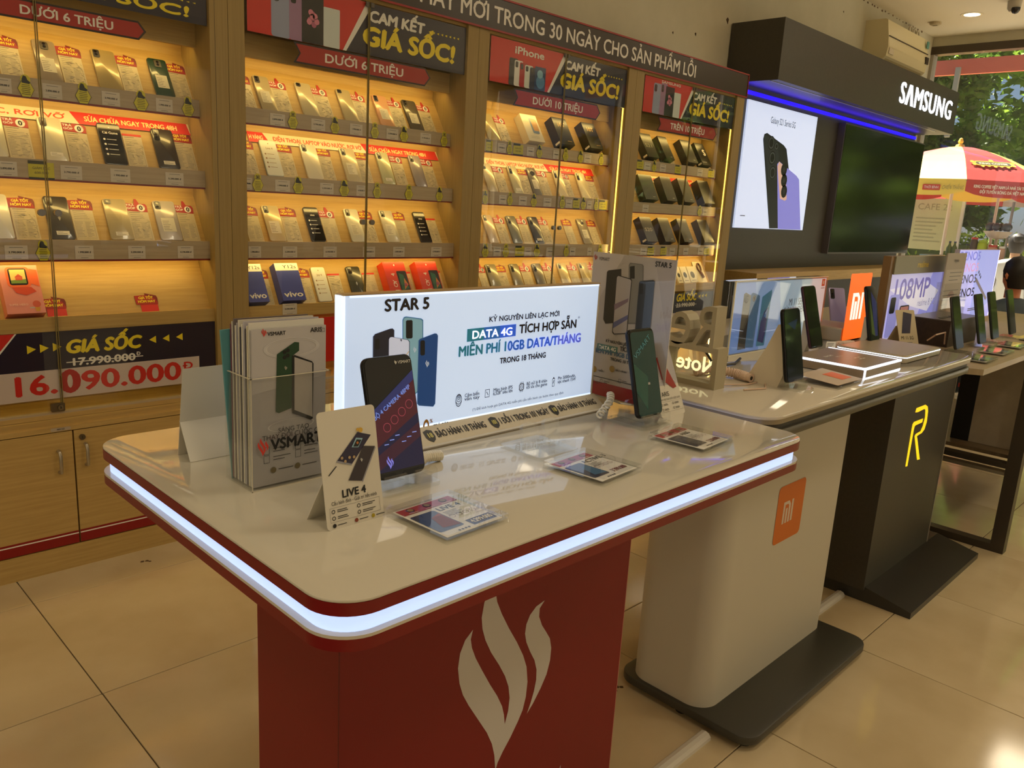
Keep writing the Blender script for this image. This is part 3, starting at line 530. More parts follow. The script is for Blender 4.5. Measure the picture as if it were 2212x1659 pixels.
ITEMS = {
 (0, 0): [('Sg', 4, 55), P(88, 138, (150, 136, 120), 'cS', 'pewter grey'), ('Sg', 141, 192), P(216, 267, GLD, 'w', 'gold film-wrapped'), ('Sg', 270, 312), P(338, 379, GRN, 'cS', 'dark green'), ('Sg', 384, 423)],
 (0, 1): [P(-32, 19, IVO, 'b2', 'ivory'), ('St', 22, 78), P(98, 150, IVO, 'b2s', 'ivory wrapped'), ('St', 152, 204), P(227, 277, BLK, 'f Cài Game', 'black screen-up'), ('Sp', 280, 321), P(344, 390, (44, 38, 36), 'b3s', 'black glossy'), ('Sg', 393, 434)],
 (0, 2): [P(-20, 33, (206, 204, 196), 'b2', 'pale grey'), ('Sg', 37, 90), P(111, 164, (52, 48, 44), 'b2sv', 'charcoal'), ('Sg', 167, 215), P(240, 290, SLV, 'w1s', 'silver wrapped'), ('St', 291, 335), P(348, 395, (178, 172, 170), 'b2S', 'lilac grey'), ('St', 397, 434)],
 (0, 3): [X(11, 94, (222, 140, 128), (206, 120, 104), '', 'pink watch', .166, .042), ('Sx', 97, 146), ('Sx', 300, 345)],
 (1, 0): [('Sg', 526, 557), P(566, 598, SLV, 'b2S', 'silver'), ('St', 599, 637), P(656, 690, (186, 176, 150), 'w1', 'matt silver wrapped'), ('St', 692, 724), P(745, 775, (178, 166, 134), 'w1', 'tan wrapped'), ('St', 777, 805), P(823, 853, (206, 158, 122), 'b2S', 'peach'), ('St', 855, 883), P(887, 916, (76, 70, 62), 'b2S', 'dark grey'), ('St', 918, 945)],
 (1, 1): [('Sg', 530, 562), P(577, 613, (176, 188, 184), 'f Live 4', 'grey blue front-facing'), ('Sg', 614, 645), P(665, 699, (214, 208, 190), 'w2', 'white wrapped'), ('Sg', 700, 728), P(750, 782, (190, 180, 150), 'w2S', 'sand'), ('Sg', 783, 808), P(828, 854, (184, 184, 150), 'b2s', 'pale green'), ('St', 858, 883), P(898, 923, (150, 142, 146), 'w', 'lilac grey wrapped'), ('St', 925, 948)],
 (1, 2): [('Sg', 540, 572), P(583, 619, (188, 176, 140), 'w2S', 'silver wrapped'), ('Sg', 621, 655), P(673, 704, (30, 28, 40), 'f vivo', 'black front-facing'), ('St', 706, 739), P(760, 790, (206, 204, 190), 'b2S', 'pearl'), ('Sg', 791, 819), P(836, 864, (198, 192, 172), 'b2S', 'champagne'), ('Sg', 866, 889), P(909, 933, (26, 25, 28), 'f vivo', 'black front-facing narrow'), ('Sp', 935, 955)],
 (1, 3): [X(520, 564, VB, VB, 'v', 'blue and white half-hidden', .16, .042), ('Sg', 567, 594), X(603, 652, VB, VB, 'v', 'blue and white', .162, .042), ('Sg', 654, 683), P(690, 716, (206, 202, 190), 'f Joy 4', 'white front-facing'), ('Sp', 722, 748), P(764, 793, (50, 54, 50), 'b2sv', 'dark green grey'), ('Sp', 797, 823), X(834, 880, (206, 52, 28), (222, 70, 34), 'j', 'red orange', .16, .045), ('Sp', 882, 900), X(904, 948, (206, 52, 28), (222, 70, 34), 'j', 'orange', .16, .045), ('Sp', 950, 962)],
 (2, 0): [P(1052, 1083, (180, 166, 126), 'w', 'tan wrapped'), ('St', 1085, 1107), X(1132, 1166, (222, 214, 196), (222, 210, 180), 'p', 'white picture', .16, .045), X(1198, 1228, DB, DB, '#10T', 'black and gold', .165, .055), X(1262, 1289, DB, DB, '#10T', 'black and gold', .165, .055)],
 (2, 1): [P(1055, 1075, (190, 178, 150), 'w', 'silver wrapped'), ('St', 1079, 1101), P(1111, 1130, (188, 182, 150), 'b3s', 'iridescent'), ('Sg', 1132, 1152), P(1153, 1171, (110, 104, 92), 'rS', 'grey round-camera'), ('St', 1173, 1195), P(1208, 1227, (214, 200, 160), 'b3', 'cream'), ('St', 1228, 1242), P(1257, 1276, (220, 208, 170), 'b3', 'ivory'), ('Sg', 1277, 1296)],
 (2, 2): [P(1058, 1077, (190, 172, 150), 'w', 'lilac wrapped'), ('St', 1082, 1105), P(1109, 1129, (110, 112, 104), 'b3', 'blue grey'), ('St', 1132, 1154), P(1156, 1176, (50, 52, 66), 'b3s', 'navy'), ('St', 1179, 1197), ('Sg', 1229, 1249), P(1261, 1280, (140, 130, 108), 'c1S', 'grey twin-camera'), ('Sg', 1281, 1304)],
 (2, 3): [('St', 1050, 1058), P(1064, 1086, (130, 124, 104), 'b3', 'green grey'), ('Sg', 1087, 1106), P(1115, 1134, (126, 118, 100), 'b3', 'grey'), ('St', 1137, 1160), P(1164, 1183, (104, 100, 96), 'b3', 'slate'), ('St', 1186, 1206), P(1218, 1236, (190, 176, 136), 'w', 'tan wrapped'), ('St', 1239, 1260), P(1263, 1282, (170, 156, 118), 'b2', 'khaki'), ('St', 1283, 1298)],
 (3, 0): [X(1388, 1411, DB, DB, 'S21', 'black', .165, .05), X(1427, 1445, DB, (40, 38, 34), '', 'plain black', .165, .05), ('St', 1449, 1459), X(1474, 1495, DB, DB, '', 'large black', .165, .052), X(1507, 1526, DB, DB, 'S', 'black', .165, .045), ('Sp', 1528, 1536)],
 (3, 1): [X(1382, 1410, (44, 52, 50), DB, '', 'teal black', .165, .05), X(1428, 1450, DB, (40, 38, 34), '', 'tall black', .165, .052), X(1466, 1488, DB, (34, 32, 30), '', 'black', .165, .052), X(1508, 1530, DB, DB, '', 'black tagged', .165, .055)],
 (3, 2): [X(1386, 1409, (28, 26, 40), NB, 'S20', 'navy', .165, .05), X(1425, 1447, (34, 30, 28), (32, 30, 44), '', 'black', .165, .05), X(1466, 1486, DB, DB, '', 'black wide', .165, .05), X(1510, 1530, DB, DB, '', 'last black', .165, .05)],
}
for (i, k), its in ITEMS.items():
    for it in its: place(i, k, it)
# pink carton: child's watch picture
_pk = [o for o in bpy.data.objects if o.name.startswith('phone_box') and 'pink watch' in o['label']][0]
b = B(); O2 = M((232, 104, 54), .45)
b.T = Matrix.Scale(.9, 4)
b.rrect(-.042, .1, .034, .178, .014, O2, 1); b.rrect(-.034, .108, .024, .172, .008, BLACK, 2); b.rect(-.029, .114, .019, .167, M((226, 200, 120), .4), 3); b.poly([(-.029, .114), (.019, .114), (.019, .13), (-.029, .126)], M((110, 140, 60), .5), 4)
b.rect(-.014, .126, .008, .138, M((206, 90, 60), .5), 5); b.poly([(-.016, .138), (.01, .138), (-.003, .15)], M((190, 70, 50), .5), 5)
b.poly([(.034, .112), (.058, .1), (.058, .165), (.034, .17)], O2, 2); b.poly([(-.03, .1), (.03, .1), (.045, .082), (.01, .068), (-.02, .078)], M((206, 70, 40), .45), 2)
b.text('SUPER HERO', -.05, .03, .007, M((240, 190, 176), .5), 2, bold=.05); b.disc(.036, .034, .013, M((206, 90, 66), .5), 2); b.poly([(.03, .006), (.042, .006), (.046, .022), (.028, .022)], M((206, 150, 50), .5), 2)
b.build('watch_picture', _pk, (0, -.0424, 0))
# accessories on the last shelf of the fourth cabinet
for n, (a, c) in enumerate(((1454, 1464), (1466, 1479), (1481, 1496))):
    xa, y, z, lean = base_of(3, 3, a+10); x2 = base_of(3, 3, c+10)[0]
    t = thing('accessory_pack', 'small white accessory pack with dark round window, %s of three on lowest shelf' % ORD[n], 'accessory', ((xa+x2)/2, y, z), 0, 'white accessory packs', -lean); w = x2-xa
    B().box(-w/2, w/2, -.012, 0, 0, .115, M((226, 220, 200), .5)).build('carton', t); B().disc(0, .055, w*.28, M((40, 36, 32), .3), 1).rect(-w*.3, .014, w*.3, .018, GREY, 1).build('window', t, (0, -.012, 0))
xa, y, z, lean = base_of(3, 3, 1508); x2 = base_of(3, 3, 1527)[0]; w = x2-xa
t = thing('accessory_pack', 'white card with a brown leather strap loop, right end of lowest shelf', 'accessory', ((xa+x2)/2, y-.003, z+.002), 0, None, -lean)
B().box(-w/2, w/2, -.002, 0, 0, .15, M((222, 212, 190), .5)).build('card', t)
B().tube([(.02*math.sin(a), -.008, .105+.03*math.cos(a)) for a in [k*.55 for k in range(12)]], .005, M((96, 54, 34), .5)).tube([(0, -.008, .075), (.01, -.01, .05), (.016, -.01, .03)], .008, M((110, 60, 36), .5)).build('strap', t)
# cards and tags stuck on the shelf rails
def hexm(v):
    b = B(); r = .026; hx = [(r*.95*math.cos(a), .028+r*math.sin(a)) for a in [PI/6*0+k*PI/3 for k in range(6)]]
    DK = M((60, 58, 14), .5); Y2 = M((206, 196, 40), .5)
    b.disc(0, .056, .0155, Y2, 2); b.poly([(p[0]*1.06, .028+(p[1]-.028)*1.06) for p in hx], DK, 2.5); b.poly(hx, Y2, 3.5)
    if v == 'B': b.poly([(-.012, .046), (.012, .044), (.014, .05), (.006, .056), (.002, .066), (-.006, .068), (-.011, .058)], M((24, 24, 14), .5), 4.5)
    else: b.frame(-.008, .05, .008, .064, .002, DK, 4.5); b.disc(0, .057, .004, DK, 4.5)
    for q in range(6): b.rect(-.014+.002*(q % 2), .012+.0055*q, .014-.003*((q*7) % 3)/3, .0136+.0055*q, DK, 5)
    b.poly([(-.001, .0), (.001, .0), (.001, .0005)], DK, 0); return b
PRICES = ['4.190.000 đ', '3.590.000 đ', '2.890.000 đ', '3.790.000 đ', '1.990.000 đ', '5.290.000 đ']
def rail_card(i, k, kind, px0, px1):
    ry, z0, z1 = ROWS[k][:3]; y = ry-.0014; zc = (z0+z1)/2; xa = x_at(px0, y, zc); xb = x_at(px1, y, zc); x = (xa+xb)/2; w = xb-xa
    key = (i, k, 'r'+kind[0]); _cnt[key] = _cnt.get(key, 0)+1; n = ORD[_cnt[key]-1]; where = '%s rail, %s' % (ROWN[k], BN[i])
    if kind == 'p':
        v = (i+k+_cnt[key]) % 6; w = max(.03, min(.064, w))
        def cm(): b = B(); b.box(-w/2, w/2, 0, .0006, .008, .052, M((206, 196, 180), .5)); b.text(PRICES[v], 0, .028, .0055, INK, 1.5, w=w*.7, align='c', bold=.05); b.rect(-w*.4, .018, w*.4, .0185, GREY, 1.5); b.rect(-w*.2, .0115, w*.2, .013, GREY, 1.5); b.rect(-w*.3, .045, w*.3, .0465, GREY, 1.5); return b
        o = put('price_card', cached(('pc', round(w, 3), v), cm, 'price_card'), None, (x, y, z0)); tag(o, 'small white price card, %s on %s' % (n, where), 'price card', 'price cards on shelf rails')
    elif kind in 'AB':
        o = put('warranty_tag', cached(('hx', kind), lambda: hexm(kind), 'warranty_tag'), None, (x, y, z0-.001)); s = max(.75, min(1.1, w/.052)); o.scale = (s, 1, 1); tag(o, 'yellow hexagon tag with %s top, %s on %s' % ('dark figure' if kind == 'B' else 'outlined', n, where), 'tag', 'yellow hexagon tags on shelf rails')
    else:
        w = max(.03, min(.075, w))
        def cm(): b = B(); b.box(-w/2, w/2, 0, .0006, .006, .056, M((196, 186, 30), .5)); b.rect(-w/2, .05, w*.2, .06, M((50, 50, 14), .5), 1.5); b.rect(-w/2, .003, w/2, .009, M((24, 22, 14), .5), 1.5); b.text('GIẢM SỐC', 0, .034, .007, M((70, 64, 10), .5), 1.5, w=w*.7, align='c'); b.text('600.000', 0, .02, .007, M((70, 64, 10), .5), 1.5, w=w*.55, align='c'); return b
        o = put('discount_card', cached(('yb', round(w, 3)), cm, 'discount_card'), None, (x, y, z0)); tag(o, 'yellow discount card with dark band, %s on %s' % (n, where), 'price card', 'yellow discount cards on shelf rails')
RAILS = {
 (0, 0): 'p-10,25 B37,74 p92,134 B162,197 p220,259 B288,321 p337,373 B392,420', (0, 1): 'p-6,37 y61,117 p130,178 p237,283 p354,400', (0, 2): 'p9,61 B76,110 p162,202 p277,314 p384,418',
 (1, 0): 'p583,616 A621,644 p672,703 B713,734 p756,783 A800,819 p833,862 B863,882 p908,931 A951,967', (1, 1): 'p532,541 A544,569 p594,627 B632,656 p691,721 B732,755 p770,790 A805,824 A874,892 B941,957',
 (1, 2): 'p537,564 p610,643 p698,728 p783,811 p848,875 p930,955', (1, 3): 'p610,642',
 (2, 0): 'y1050,1064 p1075,1093 A1094,1107 y1109,1130 p1138,1154 B1158,1172 p1195,1208 A1215,1228 B1248,1260 p1262,1277 A1293,1304', (2, 1): 'B1043,1053 p1078,1094 A1095,1108 p1121,1138 B1146,1160 p1174,1191 A1208,1221 p1222,1236 y1238,1252 B1254,1266 p1268,1278 A1283,1292 y1294,1311',
 (2, 2): 'B1040,1056 p1066,1082 A1085,1100 y1113,1132 p1133,1148 B1152,1167 p1180,1198 A1217,1229 p1231,1243 p1269,1278 A1290,1302',
 (3, 0): 'y1376,1390 p1391,1406 B1408,1418 p1424,1440 y1458,1471 p1506,1518 y1528,1545', (3, 1): 'p1388,1401 A1506,1516 p1518,1528', (3, 2): 'p1383,1397 y1399,1413 y1427,1440 p1446,1458 p1476,1487 p1508,1519 y1521,1532'}
for (i, k), s in RAILS.items():
    for w in s.split(): a, c = w[1:].split(','); rail_card(i, k, w[0], float(a), float(c))
# ------------------------------------------------------------------ red display table (nearest)
def pyf(o): o.hide_select = False; return o
ZT = .914
T1X0, T1X1, T1Y0, T1Y1 = .365, 1.335, .565, 1.20
TABW = M((206, 200, 184), .06, 0, 0, .3); TRED = M((122, 12, 14), .3); TRED2 = M((126, 10, 10), .5)
GLOW = M((182, 204, 255), .4, 0, 1.05)
t1 = thing('display_table', 'white topped red display table with a glowing band around its edge', 'table', (.85, .88, 0))
def t1p(n, bb, **k): return bb.build(n, t1, (-.85, -.88, 0), **k)
def ring1(z0, z1, m, ins=0, r=.05, bev=0): return B().rslab(T1X0+ins, T1X1-ins, T1Y0+ins, T1Y1-ins, z0, z1, r-ins, m, 'z', 10, bev)
t1p('tabletop', ring1(.9105, ZT, TABW, 0, .05, .0012), smooth=True); t1p('upper_band', ring1(.897, .9105, TRED), smooth=True)
t1p('light_band', ring1(.8765, .897, GLOW, .008), smooth=True); t1p('ledge', ring1(.873, .8765, TABW), smooth=True); t1p('lower_band', ring1(.86, .873, TRED), smooth=True)
PX0, PX1, PY0, PY1 = .545, 1.205, .83, 1.06
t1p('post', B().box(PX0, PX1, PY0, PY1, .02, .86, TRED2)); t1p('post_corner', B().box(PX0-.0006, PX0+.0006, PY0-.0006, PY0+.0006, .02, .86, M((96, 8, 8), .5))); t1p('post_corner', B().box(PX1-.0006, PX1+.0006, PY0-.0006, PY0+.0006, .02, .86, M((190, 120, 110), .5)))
t1p('base_plate', B().rslab(.5, 1.25, .74, 1.15, .0, .02, .04, M((70, 66, 60), .4)))
_fl = ([(1282, 393), (1240, 450), (1213, 520), (1202, 600), (1210, 680), (1228, 740), (1258, 795), (1305, 865), (1355, 940), (1382, 1000), (1395, 1060), (1400, 1140), (1412, 1100), (1440, 1040), (1480, 965), (1520, 880), (1545, 820), (1562, 750), (1571, 670), (1566, 590), (1548, 530), (1515, 460), (1472, 385), (1435, 310), (1410, 245), (1400, 175), (1408, 120), (1372, 180), (1342, 250), (1328, 330), (1332, 390), (1348, 450), (1378, 515), (1420, 580), (1452, 640), (1470, 695), (1476, 755), (1468, 825), (1450, 895), (1446, 845), (1436, 800), (1410, 745), (1372, 685), (1330, 610), (1296, 545), (1276, 490), (1270, 445)],
       [(1663, 237), (1618, 270), (1585, 315), (1565, 365), (1558, 415), (1565, 460), (1585, 510), (1608, 555), (1619, 605), (1617, 660), (1605, 720), (1588, 780), (1567, 840), (1600, 785), (1640, 705), (1672, 630), (1691, 555), (1697, 490), (1690, 440), (1670, 405), (1648, 370), (1633, 325), (1636, 280)])
FLM = [[(lambda p: (p.x, p.z))(at_y(500+x/2.458, 1200+y/2.458, PY0)) for x, y in s] for s in _fl]
b = B()
for s in FLM: b.poly([(x-.85, z) for x, z in reversed(s)], M((206, 202, 200), .4), 1)
p = at_y(1211, 1652, PY0); b.poly([(p.x-.85, p.z), (p.x-.88, p.z-.05), (p.x-.8495, p.z-.05)], M((206, 202, 200), .4), 1)
b.build('flame_logo', t1, (0, PY0-.88, 0))
fx0 = min(p[0] for s in FLM for p in s); fz0 = min(p[1] for s in FLM for p in s); fh = max(p[1] for s in FLM for p in s)-fz0
def flame(b, u, v, h, m, l=2):
    for s in FLM: b.poly([(u+(x-fx0)/fh*h, v+(z-fz0)/fh*h) for x, z in reversed(s)], m, l)
# brochure holder with leaflets
hx0, hx1, hy0, hy1, hz = .446, .558, .876, .946, 1.058
t = thing('brochure_holder', 'clear acrylic leaflet holder on the red table beside the glowing sign', 'holder', (.502, .911, ZT))
o = (-.502, -.911, -ZT)
B().box(hx0, hx1, hy0, hy0+.0025, ZT+.003, hz, ACRYL).build('front_wall', t, o); B().box(hx0, hx1, hy1-.0025, hy1, ZT+.003, hz, ACRYL).build('back_wall', t, o)
B().box(hx0, hx0+.0025, hy0+.0025, hy1-.0025, ZT+.003, hz, ACRYL).build('side_wall', t, o); B().box(hx1-.0025, hx1, hy0+.0025, hy1-.0025, ZT+.003, hz, ACRYL).build('side_wall', t, o)
B().box(hx0, hx1, hy0, hy1, ZT, ZT+.003, ACRYL).build('bottom', t, o)
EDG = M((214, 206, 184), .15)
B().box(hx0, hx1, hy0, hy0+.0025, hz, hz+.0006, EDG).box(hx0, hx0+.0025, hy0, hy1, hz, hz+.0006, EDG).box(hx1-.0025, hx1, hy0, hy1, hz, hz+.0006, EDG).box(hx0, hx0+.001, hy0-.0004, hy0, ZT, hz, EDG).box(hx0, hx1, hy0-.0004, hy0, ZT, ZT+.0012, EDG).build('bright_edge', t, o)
b = B(); flame(b, .008, .0, .024, M((206, 60, 44), .4), 1); b.text('VSMART', .026, .006, .0135, BLACK, 1, bold=.06); b.build('lettering', t, (hx0-.502, hy0-.911, .045))
cols = [(172, 168, 170), (216, 214, 206), (222, 214, 190), (90, 88, 96), (186, 184, 196), (232, 228, 216), (60, 60, 72), (214, 208, 196), (160, 158, 170), (228, 222, 206), (110, 100, 100), (206, 200, 190), (120, 70, 84), (86, 150, 160)]
for k, c in enumerate(cols):
    y = hy0+.0055+.0043*k; h = .2+.004*((k*5) % 3)-(.012 if k == 13 else 0)
    t = thing('leaflet', ('front leaflet with a green phone picture standing in the clear holder' if k == 0 else 'slim %s leaflet, %s behind the front one in the clear holder' % ('teal' if k == 13 else 'wine red' if k == 12 else 'folded', ORD[k-1] if k < 13 else 'last')), 'leaflet', (.502, y, ZT+.0035), 0, 'leaflets in the clear holder', -.0)
    if k == 13: t.rotation_euler.y = -.06
    B().box(-.0515, .0515, 0, .003, 0, h, M(c, .45)).build('paper', t)
    if k == 0:
        def U(px, py): p = at_y(px, py, y); return p.x-.502, p.z-ZT-.0035
        def UC(x, z): return U(380+x/3.073, 640+z/3.073)
        b = B(); b.poly([(-.0515, .12), (.0515, .135), (.0515, .2), (-.0515, .2)], M((188, 184, 186), .4), 1)
        u, v = UC(770, 340); b.ring(u, v, .039, .003, M((200, 197, 199), .4), 2, 28, .013); b.ring(u, v, .036, .002, M((208, 204, 203), .4), 2, 28, .011)
        u, v = UC(765, 850); b.ring(u, v, .033, .002, M((204, 200, 200), .4), 2, 24, .008)
        flame(b, *UC(566, 272), .011, M((206, 60, 44), .4), 3); b.text('VSMART', *UC(605, 262), .0045, INK, 3, bold=.04); b.text('ARIS', *UC(890, 238), .0058, INK, 3, bold=.03); u, v = UC(962, 236); b.frame(u, v, u+.005, v+.005, .0004, INK, 3)
        g = [UC(*q) for q in ((668, 385), (785, 302), (815, 305), (815, 360), (770, 395), (765, 740), (680, 775), (660, 765))]; b.poly(list(reversed(g)), M((28, 66, 40), .3), 3)
        for q in ((718, 370), (740, 358), (718, 405), (740, 392)): u, v = UC(*q); b.disc(u, v, .0026, BLACK, 4, 10)
        u, v = UC(722, 490); flame(b, u-.001, v, .006, SILVER, 4)
        g = [UC(*q) for q in ((768, 395), (785, 388), (900, 430), (910, 445), (905, 810), (890, 818), (768, 775))]; b.poly(list(reversed(g)), BLACK, 4); g = [UC(*q) for q in ((782, 402), (900, 440), (902, 798), (782, 752))]; b.poly(list(reversed(g)), M((176, 170, 166), .4), 5)
        b.text('SÁNG TẠO', *UC(676, 905), .006, INK, 3); b.text('THAY ĐỔI CUỘC CHƠI', *UC(570, 962), .0062, INK, 3)
        for q in ((600, 1027), (808, 988), (600, 1083), (808, 1040)): u, v = UC(*q); b.frame(u-.004, v-.005, u+.004, v+.005, .0005, INK, 3); b.lines(u+.009, u+.034, v+.004, v-.004, 2, INK, 3, .0009, int(q[0]))
        for q in ((645, 1152), (805, 1122)): u, v = UC(*q); b.disc(u, v, .004, M((96, 80, 24), .4), 3); b.lines(u+.007, u+.03, v+.0015, v-.0015, 1, INK, 3, .001)
        b.build('printed_design', t)
# blank tent card seen from behind
t = thing('tent_card', 'blank white tent card seen from behind at the far corner of the red table', 'card', (.478, 1.05, ZT))
CARD = M((214, 208, 194), .6)
B().prism([(.018, 0), (.0172, 0), (-.008, .128), (-.0072, .128)], -.044, .044, CARD, 'x').build('panel', t, (0, 0, 0))
B().prism([(-.022, 0), (-.0225, .0006), (.0085, .052), (.0092, .051)], -.044, .044, CARD, 'x').build('foot_flap', t)
# LIVE 4 tent card
def tent(label, x, y, rz, w, h, lean, fn, group=None):
    t = thing('tent_card', label, 'card', (x, y, ZT), rz, group)
    pn = B().rslab(-w/2, w/2, 0, h, 0, .0008, .005, CARD, 'y', 4).build('panel', t, (0, 0, 0), (-lean, 0, 0)); b = B(); fn(b, w, h); b.build('printed_design', pn)
    s = math.sin(lean)*h*.42; B().prism([(s, math.cos(lean)*h*.42), (s+.0008, math.cos(lean)*h*.42), (s+.034, 0), (s+.0332, 0)], -w/2, w/2, CARD, 'x').build('foot_flap', t); return t
def live4(b, w, h):
    DK = M((40, 34, 62), .35); D2 = M((52, 44, 50), .35)
    for pts, m, l in (([(-.018, .077), (.012, .105), (.03, .099), (.001, .07)], DK, 2), ([(-.006, .052), (.018, .088), (.034, .085), (.012, .048)], D2, 3), ([(-.02, .0755), (-.018, .077), (.001, .07), (.0, .0685)], M((140, 140, 150), .3), 2.5), ([(.012, .048), (.034, .085), (.0345, .083), (.0125, .046)], M((140, 140, 150), .3), 3.5)): b.poly(list(reversed(pts)), m, l)
    b.poly([(.002, .089), (.011, .0875), (.018, .097), (.009, .099)], M((150, 190, 210), .3), 4); b.poly([(.004, .0895), (.0105, .0885), (.016, .0955), (.0095, .097)], BLACK, 5); b.disc(.01, .093, .0016, M((196, 120, 60), .4), 6, 8)
    for u, v in ((-.008, .0745), (-.002, .078), (.004, .0775), (-.012, .079)): b.disc(u, v, .0018, M((176, 150, 110), .4), 4, 8)
    b.line((-.02, .071), (-.031, .062), .0012, INK, 3); flame(b, .012, .07, .005, SILVER, 5); b.disc(.016, .107, .003, M((206, 166, 70), .3, .6), 5, 8); b.disc(.012, .108, .002, M((206, 166, 70), .3, .6), 5, 8)
    b.text('LIVE 4', .0, .034, .0085, BLACK, 2, align='c', bold=.05); b.text('Cấu hình đỉnh - Giải trí hết mình', 0, .0275, .0042, INK, 2, w=w*.8, align='c')
    b.frame(-w*.44, .0085, w*.44, .025, .0003, GREY, 2)
    for u, v in ((-w*.38, .0205), (w*.06, .0205), (-w*.38, .013), (w*.06, .013)): b.ring(u, v, .0024, .0008, INK, 2, 10); b.lines(u+.005, u+.024, v+.002, v-.002, 2, INK, 2, .0008, int(u*900)+70)
    for u, m in ((-w*.38, INK), (0, M((130, 50, 20), .4)), (w*.3, M((170, 150, 30), .4))): b.disc(u, .0045, .0025, m, 2, 8); b.lines(u+.004, u+.017, .0053, .0037, 1, INK, 2, .0008)
tent('cream LIVE 4 tent card standing in front of the dark blue phone', .494, .719, .0, .077, .134, .19, live4)
def aris_card(b, w, h):
    b.rect(-w/2, h*.42, w/2, h, M((176, 172, 176), .4), 1); b.poly([(-.01, .07), (.018, .05), (.03, .052), (.004, .115), (-.012, .112)], M((150, 40, 34), .35), 3); b.ring(0, .06, .034, .002, M((214, 210, 206), .4), 2, 20, .01)
    b.text('ARIS', -w*.3, .038, .0085, INK, 2); b.text('SÁNG TẠO THAY ĐỔI CUỘC CHƠI', 0, .0305, .0035, INK, 2, w=w*.86, align='c'); b.frame(-w*.44, .009, w*.46, .028, .0003, GREY, 2)
    for u, v in ((-w*.38, .023), (w*.08, .023), (-w*.38, .014), (w*.08, .014)): b.frame(u-.002, v-.002, u+.002, v+.002, .0006, INK, 2); b.lines(u+.005, u+.024, v+.002, v-.002, 2, INK, 2, .0008, int(u*900)+70)
tent('grey ARIS tent card leaning behind the second phone on the red table', 1.247, .79, 0, .077, .14, .42, aris_card)
# phones and clear stands
def stand(label, x, y, z, rz=0, s=1):
    t = thing('phone_stand', label, 'stand', (x, y, z), rz, 'clear phone stands')
    B().rslab(-.045*s, .045*s, -.012*s, .078*s, 0, .006, .008, ACRYL, 'z', 3, .001).build('foot', t, (0, 0, 0))
    for sx in (-1, 1):
        B().prism([(-.006*s, .006), (-.0055*s, .022*s), (.0*s, .024*s), (.003*s, .014*s), (.02*s, .013*s), (.02*s, .006)], sx*.024*s-.017*s, sx*.024*s+.017*s, ACRYL, 'x').build('front_lip', t)
        B().prism([(x0-.017*s+sx*.024*s+.017*s*0, z0) for x0, z0 in rr(0, .034*s, 0, .042*s, .008*s, 4)], 0, .007*s, ACRYL, 'y').build('back_prong', t, (0, .024*s, .006), (-.22, 0, 0))
    return t
def tphone(label, x, y, z, lean, rz, w, h, fn, col=(16, 16, 18), group='display phones on the tables', edge=None, th=.0088):
    t = thing('phone', label, 'phone', (x, y, z), rz, group, 0)
    bd = B().rslab(-w/2, w/2, 0, h, 0, th, .0105, M(edge or col, .25, .3), 'y', 6, .002).build('body', t, (0, 0, 0), (-lean, 0, 0), smooth=True)
    b = B(); b.rrect(-w/2+.0015, .0015, w/2-.0015, h-.0015, .0095, M((8, 8, 10), .06), 1); fn(b, w, h); b.build('screen', bd); return t
SCRN = lambda c, e=.35: M(c, .08, 0, e)
def scr_live(b, w, h):
    b.poly([(-w*.47, .01), (w*.47, .01), (w*.47, h*.8), (-w*.47, h*.52)], SCRN((16, 16, 60)), 1.6); b.poly([(-w*.47, h*.48), (w*.47, h*.78), (w*.47, h*.5), (-w*.47, h*.26)], SCRN((70, 16, 36)), 2); b.poly([(-w*.47, h*.56), (w*.47, h*.86), (w*.47, h*.78), (-w*.47, h*.48)], SCRN((34, 44, 110)), 2.2)
    b.poly([(-w*.47, h*.2), (w*.47, h*.42), (w*.47, h*.3), (-w*.47, h*.08)], SCRN((56, 18, 46)), 2.2)
    b.T = Matrix.Rotation(0, 4, 'Y')
    b.T = Matrix.Translation((-w*.42, 0, h*.49)) @ Matrix.Rotation(-.52, 4, 'Y'); b.text('BỘ 4 CAMERA 48MP', 0, 0, .0055, SCRN((110, 136, 210), .6), 3, bold=.03); b.T = None
    for k in range(4): b.ring(-w*.2+k*w*.17, h*.42+k*.0085, .006, .0006, SCRN((170, 70, 90), .5), 3, 16)
    for k in range(6): u = -w*.3+w*.12*k; b.rect(u, h*(.28+.03*(k % 3)), u+.007, h*(.28+.03*(k % 3))+.0012, SCRN((120, 140, 220), .6), 3)
    flame(b, -w*.3, h*.08, h*.11, SCRN((120, 120, 220), .6), 3); flame(b, w*.12, h*.92, .006, PAPER, 3); b.text('VSMART', w*.19, h*.925, .0038, PAPER, 3)
stand('clear acrylic stand holding the dark blue phone beside the LIVE 4 card', .612, .772, ZT)
tphone('black phone with a blue and red screen on a stand by the LIVE 4 card', .608, .782, ZT+.0155, .26, 0, .077, .158, scr_live)
def scr_dark(b, w, h):
    b.rrect(-w*.46, h*.02, w*.46, h*.965, .007, SCRN((22, 50, 46), .3), 1.6); b.poly([(-w*.46, h*.3), (-w*.1, h*.08), (w*.05, h*.45), (-w*.46, h*.62)], SCRN((30, 66, 54), .3), 2); b.T = Matrix.Translation((-w*.36, 0, h*.66)) @ Matrix.Rotation(-.6, 4, 'Y'); b.text('VSMART', 0, 0, .009, SCRN((60, 96, 92), .6), 3, w=.062); b.T = None; b.text('88', w*.02, h*.36, .004, PAPER, 3)
stand('clear acrylic stand holding the dark green screen phone near the table end', 1.148, .766, ZT)
tphone('slim black phone with a dark green screen at the far end of the red table', 1.152, .776, ZT+.0155, .26, 0, .0735, .157, scr_dark)
stand('empty clear acrylic phone stand in the middle of the red table', .878, .758, ZT)
